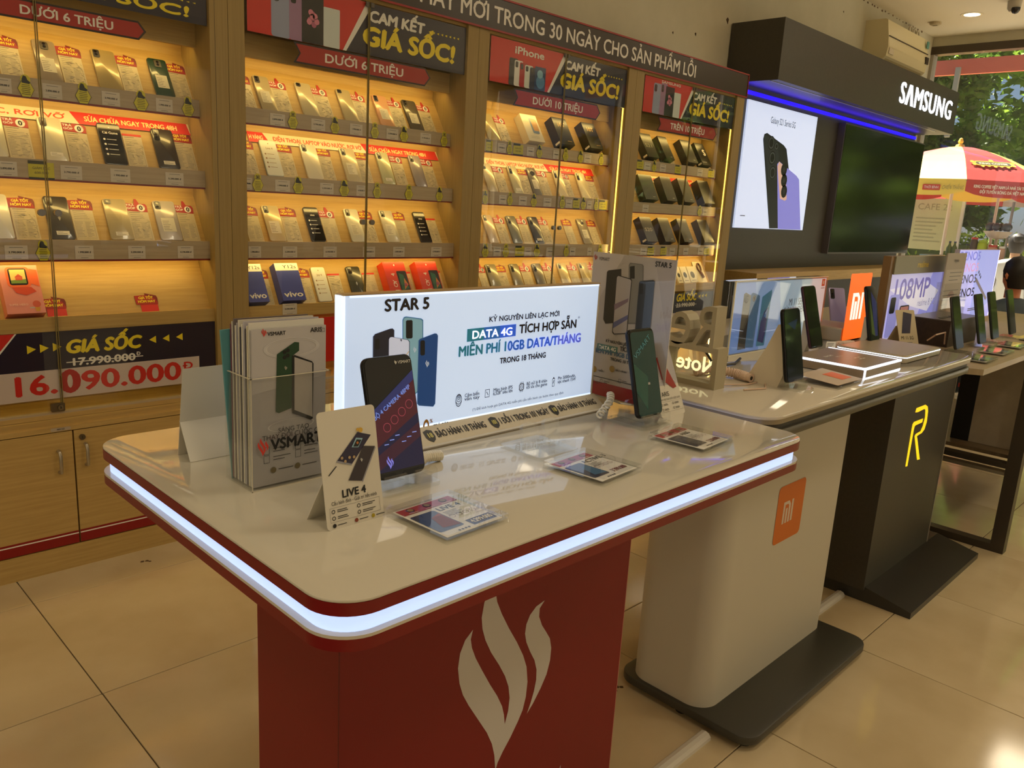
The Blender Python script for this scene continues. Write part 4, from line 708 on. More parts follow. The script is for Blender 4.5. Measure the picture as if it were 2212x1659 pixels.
# price blocks
def price_block(label, x, y, z, rz, name, price, pcol, blue):
    t = thing('price_block', label, 'price block', (x, y, z), rz, 'acrylic price blocks on the red table'); w, d = .101, .106
    B().rslab(-w/2, w/2, -d/2, d/2, 0, .0055, .002, ACRYL, 'z', 2, .0008).build('base_slab', t); pa = B().box(-w/2+.006, w/2-.006, -d/2+.006, d/2-.006, .0056, .0059, PAPER).build('paper', t)
    b = B(); W2, D2 = w/2-.008, d/2-.008
    b.rect(-W2, D2-.017, W2, D2, M((170, 30, 34), .4), 1)
    for u in (-.026, 0, .026): b.disc(u, D2-.0075, .0055, M((60, 44, 24), .4), 2, 12); b.disc(u, D2-.0075, .004, M((140, 110, 50), .4), 2.6, 10); b.lines(u-.008, u+.008, D2-.014, D2-.016, 1, PAPER, 2, .0012)
    b.rrect(-W2+.001, -D2+.012, -.004, D2-.024, .003, M((20, 28, 64), .3), 1); b.poly([(-W2+.012, -D2+.02), (-.006, -D2+.016), (-.006, .01), (-W2+.02, .004)], M(blue, .35), 2)
    b.text(name, .0, D2-.031, .0095, INK, 1, bold=.02); b.lines(.0, W2-.004, D2-.035, D2-.05, 5, GREY, 1, .001, 4)
    for k in range(4): b.ring(.002+.011*k, -.006, .0042, .0006, M((130, 60, 70), .4), 1, 14)
    if pcol: b.rect(.004, -D2+.004, W2, -D2+.02, M(pcol, .4), 1); b.text(price, (.004+W2)/2, -D2+.008, .0085, PAPER, 2, w=W2-.01, align='c', bold=.06)
    else: b.text(price, (.0+W2)/2, -D2+.01, .0095, M((140, 40, 40), .4), 1, w=W2-.008, align='c', bold=.02)
    for k in range(4): b.disc(-.02+.005*k, -D2+.004, .0018, INK, 1, 8)
    b.build('printed_design', pa, (0, 0, .0059), (-PI/2, 0, 0))
    B().rslab(-w/2, w/2, -d/2, d/2, .0066, .0115, .002, ACRYL, 'z', 2, .0008).build('cover_slab', t)
price_block('clear price block with LIVE 4 paper lying in front of the dark blue phone', .585, .665, ZT, .05, 'LIVE 4', '4.299.000', (34, 34, 84), (170, 90, 70))
price_block('clear price block reading ACTIVE 3 in front of the empty stand', .872, .679, ZT, .08, 'ACTIVE 3', '3.390.000', None, (60, 110, 150))
price_block('clear price block lying in front of the dark green screen phone', 1.126, .677, ZT, .08, 'ARIS', '5.290.000', None, (90, 90, 96))
# glowing STAR 5 sign
LX0, LX1, LY, LZ0, LZ1 = .607, 1.167, .926, .936, 1.147
t = thing('light_sign', 'large glowing white STAR 5 advertising panel standing on the red table', 'sign', (.887, .935, ZT))
o = (-.887, -.935, -ZT)
LIT = M((196, 216, 246), .25, 0, .62); LITE = M((220, 236, 255), .3, 0, .95)
B().rslab(LX0, LX1, LY, LY+.016, LZ0-.012, LZ1, .006, LIT, 'z', 6).build('light_panel', t, o, smooth=True)
B().box(LX0+.001, LX1-.001, LY-.0008, LY+.0165, LZ1, LZ1+.0022, M((176, 150, 110), .3)).build('top_edge', t, o)
B().rslab(LX0-.0015, LX0+.005, LY-.002, LY+.018, LZ0-.012, LZ1, .003, LITE, 'z', 5).build('side_edge', t, o, smooth=True); B().rslab(LX1-.004, LX1+.0015, LY-.001, LY+.018, LZ0-.012, LZ1-.004, .0025, M((190, 180, 160), .3), 'z', 5).build('side_edge', t, o, smooth=True)
b = B(); b.rect(LX0+.005, LZ0, LX1-.004, LZ0+.004, LITE, 1); b.rect(LX0+.012, LZ1-.003, LX1-.004, LZ1-.0002, LITE, 1); b.build('lit_border', t, (o[0], LY-.935, o[2]))
bs = B().prism([(.888, ZT), (.888, ZT+.003), (.896, .917), (LY-.001, .9375), (LY+.02, .9375), (LY+.02, ZT)], LX0-.004, LX1+.006, M((196, 184, 156), .45), 'x').build('base_strip', t, o)
B().box(LX0-.004, LX1+.004, .8855, .888, ZT, ZT+.0022, M((120, 110, 90), .5)).build('shadow_strip', t, o)  # thin grey strip painted as the shadow line under the base
def S(px, py): p = at_y(px, py, LY); return p.x-.887, p.z-ZT
def SC_(x, z): return S(700+x/3.626, 600+z/3.626)
def stx(b, s, x, z, x2, capx, m, l=3, **k): u, v = SC_(x, z); u2, _ = SC_(x2, z); b.text(s, u, v, capx, m, l, w=u2-u, **k)
b = B(); BK = M((34, 26, 22), .5, 0, .05); cap = lambda z0, z1: abs(SC_(1400, z0)[1]-SC_(1400, z1)[1])
stx(b, 'STAR 5', 470, 262, 822, .0165, BK, bold=.075)
stx(b, 'KỶ NGUYÊN LIÊN LẠC MỚI', 1288, 345, 1838, .0082, BK, bold=.05)
q = [SC_(*p) for p in ((1116, 502), (1498, 455), (1503, 362), (1120, 402))]; qa = [tuple(q[0][i]+(q[1][i]-q[0][i])*f for i in (0, 1)) for f in (0, .33, .66, 1)]; qb = [tuple(q[3][i]+(q[2][i]-q[3][i])*f for i in (0, 1)) for f in (0, .33, .66, 1)]
DG = [M((32, 112, 130), .4, 0, .5), M((36, 96, 170), .4, 0, .5), M((44, 92, 210), .4, 0, .5)]
for k in range(3): b.poly([qa[k], qa[k+1], qb[k+1], qb[k]], DG[k], 2)
stx(b, 'DATA 4G', 1152, 478, 1470, .0125, M((236, 242, 255), .4, 0, .8), 4, bold=.05)
stx(b, 'TÍCH HỢP SẴN', 1524, 435, 1970, .0145, BK, bold=.06); u, v = SC_(1985, 335); b.text('*', u, v, .008, BK, 3)
GR = [M(c, .4, 0, .45) for c in ((28, 110, 128), (34, 112, 150), (38, 92, 190), (52, 92, 214), (92, 106, 224))]
stx(b, 'MIỄN PHÍ 10GB DATA/THÁNG', 1047, 618, 1998, .0158, GR[0], bold=.06, cols=GR); stx(b, 'TRONG 18 THÁNG', 1373, 672, 1730, .0092, BK, bold=.06)
for (s1, s2, x, z, x2) in (('Cảm biến', 'vân tay', 1098, 935, 1213), ('Màn hình IPS', '6,528" siêu lớn', 1322, 892, 1472), ('Bộ xử lý 8 nhân', 'tối ưu cho game', 1582, 842, 1742), ('Pin 5000mAh,', 'sạc nhanh 15W', 1828, 798, 1965)):
    stx(b, s1, x, z, x2, .0056, BK, bold=.02); stx(b, s2, x-2, z+28, x2, .0056, BK, bold=.02)
u, v = SC_(1052, 945)
for k in range(4): b.ring(u, v-.001*k, .0022+.0022*k if k < 3 else .0066, .0009, BK, 3, 18, (.0022+.0028*k))
u, v = SC_(1278, 905); b.frame(u-.0052, v-.0068, u+.0052, v+.0068, .0009, BK); b.line((u-.002, v+.003), (u+.002, v-.003), .0012, BK)
u, v = SC_(1546, 855); b.frame(u-.005, v-.006, u+.005, v+.006, .0014, BK); b.frame(u-.0022, v-.0026, u+.0022, v+.0026, .0009, BK)
for k in range(4): b.rect(u-.0036+k*.0022, v+.006, u-.0028+k*.0022, v+.009, BK); b.rect(u-.0036+k*.0022, v-.009, u-.0028+k*.0022, v-.006, BK); b.rect(u+.005, v-.004+k*.0024, u+.0072, v-.0032+k*.0024, BK); b.rect(u-.0072, v-.004+k*.0024, u-.005, v-.0032+k*.0024, BK)
u, v = SC_(1796, 815); b.frame(u-.0032, v-.0085, u+.0032, v+.0065, .0009, BK); b.rect(u-.0015, v+.0065, u+.0015, v+.0085, BK); b.line((u+.001, v+.003), (u-.001, v-.003), .0014, BK)
stx(b, '(*) Để kích hoạt gói DATA 4G miễn phí cần tiến hành các bước theo quy định', 1158, 1042, 1862, .0042, BK, bold=.0)
u, v = SC_(795, 1190); b.ring(u, v+.006, .006, .0028, M((180, 130, 40), .3, .3), 3, 18, .011); b.text('%', u+.007, v+.01, .006, M((180, 130, 40), .3, .3), 3, bold=.05); stx(b, 'TRẢ GÓP', 853, 1175, 968, .0052, BK, bold=.06)
# the four phones on the sign
def quad(pts, m, l): b.poly([SC_(*p) for p in pts], m, l)
E1 = lambda c: M(c, .35, 0, .35)
def slab(pts_out, edge, face, l, ins=7):
    quad(pts_out, E1(edge), l); cx = sum(p[0] for p in pts_out)/len(pts_out); cz = sum(p[1] for p in pts_out)/len(pts_out)
    quad([(p[0]+(cx-p[0])*ins/90, p[1]+(cz-p[1])*ins/260) for p in pts_out], E1(face), l+.6)
slab([(612, 900), (612, 330), (622, 308), (640, 302), (760, 318), (775, 330), (775, 860), (690, 930), (670, 935), (612, 930)], (70, 120, 160), (126, 170, 186), 2)
slab([(378, 700), (380, 460), (396, 440), (515, 398), (535, 396), (548, 410), (545, 700)], (60, 64, 84), (30, 30, 42), 2.6)
slab([(495, 930), (500, 480), (508, 464), (524, 460), (655, 484), (668, 500), (662, 930)], (20, 26, 40), (206, 214, 240), 3.4, 5)
slab([(724, 985), (736, 490), (746, 478), (862, 434), (878, 436), (888, 452), (866, 985), (850, 1008), (738, 1000)], (40, 80, 130), (18, 66, 128), 4.2)
def lens(x0, z0, x1, z1, l): q = [(x0, z1-8), (x0, z0+8), (x0+8, z0), (x1-8, z0-2), (x1, z0+6), (x1, z1-8), (x1-8, z1), (x0+8, z1+2)]; quad(list(reversed(q)) if 0 else q, E1((14, 14, 18)), l)
lens(638, 332, 690, 474, 3.2); lens(748, 490, 784, 606, 5.4); lens(394, 478, 432, 560, 3.6)
for x, z, hh, l in ((448, 690, .011, 3.9), (795, 704, .012, 5.4), (702, 590, .01, 3.2)): flame(b, *SC_(x-8, z), hh, E1((190, 200, 214)), l)
quad([(590, 480), (606, 482), (600, 500)], E1((20, 26, 40)), 4.6); b.line(SC_(560, 700), SC_(660, 575), .0012, E1((200, 170, 90)), 4.6)
b.build('printed_design', t, (0, LY-.935, 0))
# lettering on the sloping base strip
ang = math.atan2(LY-.001-.896, .9375-.917); BL = math.hypot(LY-.897, .0205)
b = B(); zr = .0105
def bx(px): return x_at(px, .908, .924)-.887
for s, a, c in (('Y', 901, 910), ('BẢO HÀNH 18 THÁNG', 944, 1050), ('1 ĐỔI 1 TRONG 101 NGÀY', 1080, 1186), ('BẢO HÀNH 18 THÁNG', 1208, 1287)): b.text(s, bx(a), .011, .0125, INK, 2, w=bx(c)-bx(a), bold=.022)
for px, s in ((930, '18'), (1069, '101'), (1198, '18')):
    u = bx(px); b.poly([(u-.0085, .026), (u-.009, .014), (u-.006, .008), (u, .004), (u+.006, .008), (u+.009, .014), (u+.0085, .026), (u, .029)], M((36, 34, 22), .4), 2); b.text(s, u, .013, .0085, M((206, 196, 110), .4), 3, align='c', bold=.05, w=.011)
b.build('lettering', t, (0, .896-.935, .917-ZT), (-ang, 0, 0))
# STAR 5 poster on an acrylic stand (faces the left)
t = thing('poster_stand', 'tall STAR 5 poster in a clear acrylic stand at the end of the red table', 'poster', (1.24, .91, ZT), -PI/2)
def V(px, py): p = at_x(px, py, 1.24); return -(p.y-.91), p.z-ZT
pw = .097
B().box(-pw, pw, 0, .0018, .003, .286, M((186, 176, 170), .4)).build('poster_sheet', t)
B().box(-pw-.002, pw+.002, -.003, 0, 0, .289, ACRYL).box(-pw-.002, pw+.002, .002, .05, 0, .003, ACRYL).build('acrylic_sleeve', t)
def VC(x, z): return V(1100+x/3.072, 540+z/3.072)
b = B(); b.rect(-pw, .003, pw, .03, M((150, 26, 26), .4), 1); b.poly([(-pw, .16), (-.02, .286), (-pw, .286)], M((196, 186, 182), .4), 1); b.poly([(pw, .12), (.05, .286), (pw, .286)], M((172, 162, 158), .4), 1)
def pq(pts, m, l): b.poly(list(reversed([VC(*p) for p in pts])) if 0 else [VC(*p) for p in pts], m, l)
for pts, e, f, l in (([(625, 460), (650, 145), (660, 135), (745, 125), (745, 480), (640, 490)], (50, 40, 36), (36, 30, 28), 2), ([(790, 490), (795, 100), (805, 85), (885, 95), (893, 105), (885, 490)], (110, 104, 100), (130, 126, 120), 2.6), ([(685, 545), (715, 175), (725, 166), (810, 190), (818, 200), (783, 550), (775, 557), (695, 560)], (24, 24, 30), (176, 168, 170), 3.4), ([(835, 555), (865, 215), (873, 205), (960, 198), (968, 208), (935, 560)], (52, 56, 60), (42, 48, 54), 4.2)):
    pq(pts, M(e, .35), l); cx = sum(p[0] for p in pts)/len(pts); cz = sum(p[1] for p in pts)/len(pts); pq([(p[0]+(cx-p[0])*.08, p[1]+(cz-p[1])*.03) for p in pts], M(f, .3), l+.5)
pq([(803, 110), (803, 190), (835, 190), (835, 105)], BLACK, 3.3); pq([(868, 215), (868, 292), (892, 292), (892, 218)], BLACK, 4.9); pq([(700, 360), (795, 320), (790, 345), (700, 400)], M((130, 110, 130), .4), 4.2); pq([(695, 480), (790, 430), (788, 460), (692, 520)], M((96, 100, 150), .4), 4.2)
flame(b, *VC(565, 68), .013, M((176, 50, 40), .4), 3); b.text('VSMART', *VC(598, 66), .0062, INK, 3, w=.026); b.text('STAR 5', *VC(970, 108), .009, INK, 3, w=.036, bold=.05)
def vt(s, x, z, x2, cap, m, l=3, **k): u, v = VC(x, z); u2, _ = VC(x2, z); b.text(s, u, v, cap, m, l, w=u2-u, **k)
vt('KỶ NGUYÊN LIÊN LẠC MỚI', 642, 610, 880, .0055, INK, bold=.04); u, v = VC(583, 660); u2, v2 = VC(724, 618); b.rect(u, v, u2, v+.013, M((70, 120, 116), .4), 2); vt('DATA 4G', 594, 652, 712, .0075, PAPER, 3, bold=.05); vt('TÍCH HỢP SẴN', 736, 668, 930, .0085, INK, bold=.05)
vt('MIỄN PHÍ 10GB DATA/THÁNG', 556, 672, 1000, .0088, M((64, 100, 130), .4), bold=.05); vt('TRONG 18 THÁNG', 672, 730, 860, .0055, INK, bold=.05)
for x, s in ((566, '1 ĐỔI 1'), (684, 'BẢO HÀNH')): u, v = VC(x, 790); b.disc(u, v, .0065, M((150, 120, 40), .4), 3, 14); b.text(s, u+.009, v-.002, .0035, INK, 3, bold=.04)
for x in (556, 612, 735): u, v = VC(x, 870); b.frame(u-.003, v-.004, u+.003, v+.004, .0006, INK, 3); b.lines(u+.006, u+.022, v+.003, v-.003, 2, INK, 3, .001, x)
b.lines(-pw*.9, pw*.8, .042, .038, 1, INK, 3, .0014)
b.build('printed_design', t)
# coiled white cords on the red table
def coil(pts, turns, r, wire, seg=10):
    pts = [Vector(p) for p in pts]; out = []; n = turns*seg
    for i in range(n+1):
        f = i/n*(len(pts)-1); k = min(int(f), len(pts)-2); g = f-k
        p0 = pts[max(k-1, 0)]; p1 = pts[k]; p2 = pts[k+1]; p3 = pts[min(k+2, len(pts)-1)]
        c = .5*((2*p1)+(p2-p0)*g+(2*p0-5*p1+4*p2-p3)*g*g+(3*p1-p0-3*p2+p3)*g**3); d = (p2-p1).normalized(); a = d.orthogonal().normalized(); q = d.cross(a); w = i/seg*2*PI
        out.append(c+(a*math.cos(w)+q*math.sin(w))*r)
    return out
CORD = M((222, 216, 200), .4)
c = B().tube(coil([(1.178, .888, .93), (1.172, .885, .944), (1.145, .865, .938), (1.098, .85, .9225)], 13, .0055, .0018), .0021, CORD, 6).tube([(1.178, .888, .93), (1.2, .9, .925), (1.225, .9, .916), (1.235, .88, .916)], .0017, CORD, 6)
tag(c.build('coiled_cord', None, smooth=True), 'white coiled cord hanging from the right end of the glowing sign', 'cord')
c = B().tube(coil([(.664, .825, .9235), (.69, .838, .925), (.718, .838, .922)], 16, .006, .002, 8), .0026, CORD, 6)
tag(c.build('coiled_cord', None, smooth=True), 'white coiled cord lying behind the dark blue phone', 'cord')
# ------------------------------------------------------------------ second table: white top, dark apron, white pedestal
def text3d(b, t, u, v, h, d, m, w=None, fat=0):       # solid letters: front at y=-d, back at y=0
    xs = 0; G = []
    for ch in t: g = glyph(ch); G.append((g, xs)); xs += g[2]
    k = h/CAP; kx = w/xs if w else k
    for (gv, gf, _), gx in G:
        n = len(gv); pts = [(u+(gx+p[0])*kx, v+p[1]*k) for p in gv]; cnt = {}
        for f in gf:
            for i in range(len(f)): e = (f[i], f[(i+1) % len(f)]); cnt[e] = 1
        sides = [(e[0], e[1], e[1]+n, e[0]+n) for e in cnt if (e[1], e[0]) not in cnt]
        b.add([(p[0], -d, p[1]) for p in pts]+[(p[0], 0, p[1]) for p in pts], list(gf)+[tuple(i+n for i in reversed(f)) for f in gf]+sides, m)
    return b
Z2 = .915; A0, A1, C0, C1 = 1.372, 2.674, .663, 1.27
t2 = thing('display_table', 'white topped table with dark apron, white pedestal and an orange square logo', 'table', (2.02, .97, 0))
o2 = (-2.02, -.97, 0)
def ring2(z0, z1, m, ins=0, bev=0): return B().rslab(A0+ins, A1-ins, C0+ins, C1-ins, z0, z1, .06-ins, m, 'z', 10, bev)
DKG = M((70, 66, 58), .4); APR = grain((72, 68, 58), (82, 78, 66), .32, (3, 30, 3), 'dark_apron')
ring2(.908, Z2, M((206, 198, 182), .07, 0, 0, .3), 0, .001).build('tabletop', t2, o2, smooth=True); ring2(.899, .908, M((140, 126, 98), .3), .001).build('edge_band', t2, o2, smooth=True)
ring2(.886, .899, M((40, 36, 28), .5), .008).build('groove', t2, o2, smooth=True); ring2(.866, .886, APR, .002, .003).build('apron', t2, o2, smooth=True); ring2(.862, .866, M((34, 31, 26), .5), .02).build('underside', t2, o2)
PED = M((206, 200, 184), .5)
B().rslab(1.667, 2.375, .875, 1.12, .04, .863, .06, PED, 'z', 10).build('pedestal', t2, o2, smooth=True)
B().rslab(1.655, 2.385, .735, 1.145, .016, .04, .05, M((64, 62, 54), .42), 'z', 8, .004).build('base_plate', t2, o2, smooth=True)
for x, y in ((1.70, .775), (1.69, .95), (1.695, .975), (2.34, .775), (2.34, 1.1), (1.70, 1.1)): B().cyl((x, y, 0), (x, y, .016), .018, M((26, 24, 22), .6)).build('castor', t2, o2)
p0, p1 = at_y(1685, 1055, .8745), at_y(1725, 1150, .8745); q0, q1 = at_y(1667, 1180, .8745), at_y(1743, 1028, .8745)
lx, lz, lw, lh = (p0.x+q0.x)/2, (q0.z+p1.z)/2, (q1.x+p1.x)/2-(p0.x+q0.x)/2, (p0.z+q1.z)/2-(q0.z+p1.z)/2
def mi(b, u, v, s, m, l, lwid=.16):
    a = s*lwid; W = s*.78
    b.poly([(u+p[0], v+p[1]) for p in [(0, 0), (a, 0), (a, s*.86), (W*.55, s*.86), (W*.64, s*.78), (W*.64, 0), (W*.64+a, 0), (W*.64+a, s*.82), (W*.64, s), (0, s)]], m, l)
    b.rect(u+W*.32, v, u+W*.32+a, v+s*.68, m, l); return b.rect(u+W*.64+a*1.6, v, u+W*.64+a*2.6, v+s, m, l)
OR = M((214, 112, 24), .45); lg = B().rrect(0, 0, lw, lh, .014, OR, 1).build('logo_panel', t2, (lx-2.02, .8745-.97, lz))
mi(B(), lw*.24, lh*.32, lh*.38, M((222, 206, 188), .45), 2).build('lettering', lg)
# cable covers on the floor
def conduit(label, x0, x1, y):
    c = B().prism([(y-.017, .0), (y-.016, .008), (y-.01, .015), (y, .0175), (y+.01, .015), (y+.016, .008), (y+.017, 0)], x0, x1, M((212, 206, 194), .4), 'x'); tag(c.build('cable_cover'), label, 'cable cover', 'floor cable covers')
conduit('white half-round cable cover on the floor between red and white pedestals', 1.26, 1.64, .85)
conduit('white half-round cable cover on the floor between white and dark pedestals', 2.40, 2.695, .953)
# orange cube sign
t = thing('cube_sign', 'orange sign block with a white mi logo standing on the second table', 'sign', (2.575, 1.0, Z2))
B().rslab(-.085, .085, 0, .045, .004, .218, .006, M((150, 138, 122), .35), 'y', 3).build('casing', t); B().rslab(-.07, .07, .004, .04, 0, .004, .004, M((90, 86, 80), .4), 'z', 3).build('foot', t)
f = B().rrect(-.083, .006, .083, .216, .006, M((255, 104, 10), .4, 0, .75), 1).build('lit_face', t); mi(B(), -.048, .07, .085, M((255, 244, 232), .4, 0, .9), 2, .19).build('lettering', f)
# reversed NOTE sign, facing away
t = thing('letter_sign', 'cream letter sign seen from behind with glowing reversed Note lettering', 'sign', (1.503, .929, Z2), PI/2)
LET = M((176, 166, 138), .5); lw2 = .062
f = B().box(-lw2-.007, lw2+.007, -.042, 0, 0, .012, LET).box(-lw2-.007, lw2+.007, -.042, 0, .078, .09, LET).box(-lw2-.007, -lw2+.005, -.042, 0, .012, .078, LET).box(lw2-.005, lw2+.007, -.042, 0, .012, .078, LET).build('frame', t)
b = B(); text3d(b, 'R', -.063, .09, .088, .042, LET, w=.062); b.build('letter', t); b = B(); text3d(b, 'e', -.0, .086, .108, .042, LET, w=.062); b.build('letter', t)
B().box(-lw2+.005, lw2-.005, -.03, -.027, .012, .078, CLEAR).build('clear_pane', t)
b = B(); b.text('Note', -.052, .028, .034, M((255, 246, 190), .4, 0, .95), 1, w=.104, bold=.035); b.build('lettering', t, (0, -.0305, 0))
# blue phone poster in acrylic block
t = thing('poster_stand', 'blue phone poster in a thick clear acrylic block behind the slim phones', 'poster', (2.185, 1.06, Z2))
B().box(-.279, .279, .004, .0065, .003, .199, M((150, 172, 206), .35)).build('poster_sheet', t)
B().box(-.282, .282, 0, .003, 0, .202, ACRYL).box(-.3, .282, .008, .034, 0, .202, ACRYL).build('acrylic_block', t)
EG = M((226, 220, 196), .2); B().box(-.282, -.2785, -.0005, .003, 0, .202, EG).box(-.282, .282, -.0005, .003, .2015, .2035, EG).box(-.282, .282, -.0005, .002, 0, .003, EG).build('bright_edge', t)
b = B(); o_ = [M(c, .35, 0, .42) for c in ((96, 132, 196), (130, 160, 206), (166, 192, 214), (196, 214, 222))]
for k in range(4): b.poly([(-.277+.554*k/4+.03*(k > 0), .005), (-.277+.554*(k+1)/4+.03*(k < 3), .005), (-.277+.554*(k+1)/4-.03*(k < 3), .197), (-.277+.554*k/4-.03*(k > 0), .197)], o_[k], 1)
def W_(px, py): p = at_y(px, py, 1.064); return p.x-2.185, p.z-Z2
def wq(pts, m, l): b.poly([W_(1400+x/4.88, 540+z/4.88) for x, z in reversed(pts)], m, l)
wq([(935, 1055), (1010, 465), (1030, 448), (1085, 480), (1090, 520), (1020, 1040)], M((24, 26, 36), .3), 2); wq([(1015, 1030), (1085, 465), (1105, 448), (1175, 480), (1175, 520), (1100, 1025)], M((74, 130, 200), .3), 2.6); wq([(1130, 1015), (1200, 495), (1300, 418), (1305, 440), (1215, 1005)], M((70, 150, 210), .3), 3.2); wq([(1145, 960), (1180, 760), (1220, 650), (1265, 600), (1225, 880), (1205, 980)], M((34, 44, 140), .3), 3.8); wq([(1190, 760), (1225, 660), (1262, 610), (1240, 720), (1215, 700)], M((40, 120, 220), .3), 4.3)
for x, z, r in ((1035, 515, .012), (1115, 510, .009)): u, v = W_(1400+x/4.88, 540+z/4.88); b.disc(u, v, r, M((16, 16, 20), .2), 3.4, 14); b.ring(u, v, r*.7, .001, M((90, 100, 110), .3), 3.9, 12)
u, v = W_(1703, 660); b.text('MI 11 SERIES', u, v, .02, INK, 2, w=.12); u, v = W_(1692, 678); b.text('SỨC MẠNH ĐIỆN ẢNH', u, v, .018, INK, 2, w=.17)
u, v = W_(1774, 618); b.rect(u, v, u+.022, v+.022, M((206, 60, 40), .4), 2); mi(b, u+.005, v+.006, .011, PAPER, 3, .2); b.lines(u-.002, u+.026, v-.004, v-.008, 1, GREY, 2, .002); b.build('printed_design', t, (0, .0039, 0))
# display phones of the second table
ST = lambda c: (lambda b, w, h: (b.rrect(-w*.47, h*.015, w*.47, h*.985, .008, M((c[0], c[1], c[2]), .05), 1.6)))
def fin(label, x, y, z, w=.06, h=.14, lean=.2, dp=.1):
    t = thing('phone_stand', label, 'stand', (x, y, z), 0, 'white fin stands')
    tl = math.tan(lean)*1.0; g0 = .0135; B().prism([(g0+.02, .0), (g0+dp, 0), (g0+dp, .004), (g0+dp*.3+h*tl, h*.6), (g0+.008+h*tl, h), (g0+h*tl, h), (g0+.03*tl+.004, .03)], -w*.42, w*.42, M((214, 202, 180), .45), 'x').build('fin', t); B().cyl((0, .0, 0), (0, .0, .006), .036, ACRYL).build('foot_disc', t); B().prism([(-.012, .006), (-.011, .024), (-.002, .024), (-.001, .016), (.02, .016), (.02, .006)], -w*.35, w*.35, ACRYL, 'x').build('lip', t); return t
fin('white fin stand holding the nearest slim phone of the second table', 1.69, .762, Z2)
tphone('slim black phone facing right at the front of the second table', 1.688, .765, Z2+.0175, .2, -.0, .08, .163, lambda b, w, h: (b.rrect(-w*.47, h*.015, w*.47, h*.985, .008, M((16, 18, 24), .05, 0, .1), 1.6), b.poly([(-w*.3, h*.8), (w*.3, h*.85), (w*.1, h*.7)], M((20, 30, 60), .1, 0, .4), 2)))
fin('white fin stand holding the tall phone before the blue poster', 2.205, .948, Z2, .03, .09, .28, .03)
tphone('tall dark phone leaning before the blue poster', 2.205, .95, Z2+.0175, .28, 0, .078, .178, ST((22, 26, 18)), edge=(60, 30, 44))
fin('white fin stand holding the phone before the orange block', 2.51, .902, Z2, .03, .09, .22, .03)
tphone('black phone leaning in front of the orange sign block', 2.51, .905, Z2+.0175, .22, 0, .076, .172, lambda b, w, h: (b.rrect(-w*.47, h*.015, w*.47, h*.985, .008, M((10, 14, 20), .05), 1.6), b.poly([(w*.0, h*.1), (w*.3, h*.1), (w*.4, h*.7), (-w*.1, h*.9)], M((20, 26, 80), .1, 0, .5), 2), b.poly([(-w*.3, h*.15), (w*.05, h*.1), (-w*.1, h*.5), (-w*.3, h*.8)], M((60, 76, 30), .1, 0, .3), 2.4)))
# glowing and silver trays, clear slab
LEDW = M((232, 240, 255), .4, 0, 1.6); TRAY = M((150, 134, 116), .3)
t = thing('glowing_tray', 'low charging box with glowing white edges on the second table', 'tray', (2.075, .815, Z2))
hw, hd, hh = .118, .098, .026
B().box(-hw, hw, -hd, hd, .002, hh, TRAY).build('body', t)
for nm, a in (('light_strip', (-hw-.001, hw+.001, -hd-.001, -hd+.004, hh-.004, hh+.0012)), ('light_strip', (-hw-.001, -hw+.004, -hd, hd, hh-.004, hh+.0012)), ('light_strip', (-hw-.001, hw+.001, -hd-.001, -hd+.003, 0, .003)), ('light_strip', (-hw-.001, -hw+.003, -hd-.001, -hd+.003, 0, hh)), ('light_strip', (hw-.003, hw+.001, -hd, hd, hh-.004, hh+.001))): B().box(*a, LEDW).build(nm, t)
b = B()
for u, v, s, w in ((-.055, .03, 'XIAOMI', .05), (-.02, .012, 'MI 11', .035)): b.text(s, u, v, .009, PAPER, 1, w=w, bold=.08)
for k in range(4): b.rect(.01+.02*(k % 2), -.02-.014*(k//2), .024+.02*(k % 2), -.016-.014*(k//2), PAPER, 1)
b.build('lettering', t, (0, 0, hh), (-PI/2, 0, 0))
t = thing('charging_tray', 'flat silver charging slab at the right end of the second table', 'tray', (2.43, .83, Z2))
B().rslab(-.148, .148, -.095, .1, .002, .022, .014, M((176, 166, 148), .25, .3), 'z', 5, .004).build('body', t, smooth=True); B().rslab(-.1485, .1485, -.0955, .1, .016, .0185, .0145, LEDW, 'z', 5).build('light_strip', t); B().rslab(-.14, .14, -.088, .094, .022, .0225, .012, M((160, 146, 124), .3), 'z', 4).build('top_plate', t)
t = thing('price_block', 'clear wedge price block with orange paper at the front of the second table', 'price block', (1.85, .757, Z2))
B().prism([(-.055, 0), (-.055, .006), (.055, .014), (.055, 0)], -.075, .075, ACRYL, 'x').build('wedge', t); pp = B().poly([(-.07, -.05), (.07, -.05), (.07, .05), (-.07, .05)], M((196, 180, 160), .5), 1); pp.rect(.0, -.03, .055, .02, M((230, 110, 50), .45), 2); pp.build('paper', t, (0, 0, .0112), (-PI/2+.07, 0, 0))
t = thing('price_stand', 'tiny clear upright price card beside the glowing tray', 'price stand', (2.27, .94, Z2), -.5)
B().box(-.02, .02, 0, .004, 0, .035, ACRYL).build('holder', t); B().rect(-.016, .004, .016, .032, PAPER, 1).lines(-.013, .012, .028, .008, 5, INK, 2, .0012).build('paper', t)
t = thing('tent_card', 'cream MI 11 5G tent card at the back right of the second table', 'card', (2.735, .945, Z2-.049), .25) if 0 else thing('tent_card', 'cream MI 11 5G tent card leaning at the left end of the wood topped table', 'card', (2.985, .955, .866), -.4)
pn = B().rslab(-.045, .045, 0, .135, 0, .001, .006, M((206, 192, 160), .55), 'y', 4).build('panel', t, (0, 0, 0), (-.36, 0, 0)); b = B(); b.text('MI 11 5G', -.036, .028, .012, INK, 2, w=.06); b.lines(-.036, .02, .02, .014, 1, GREY, 2, .002); b.poly([(-.03, .05), (.01, .05), (.03, .12), (-.01, .128)], M((60, 60, 84), .35), 2); b.build('printed_design', pn)
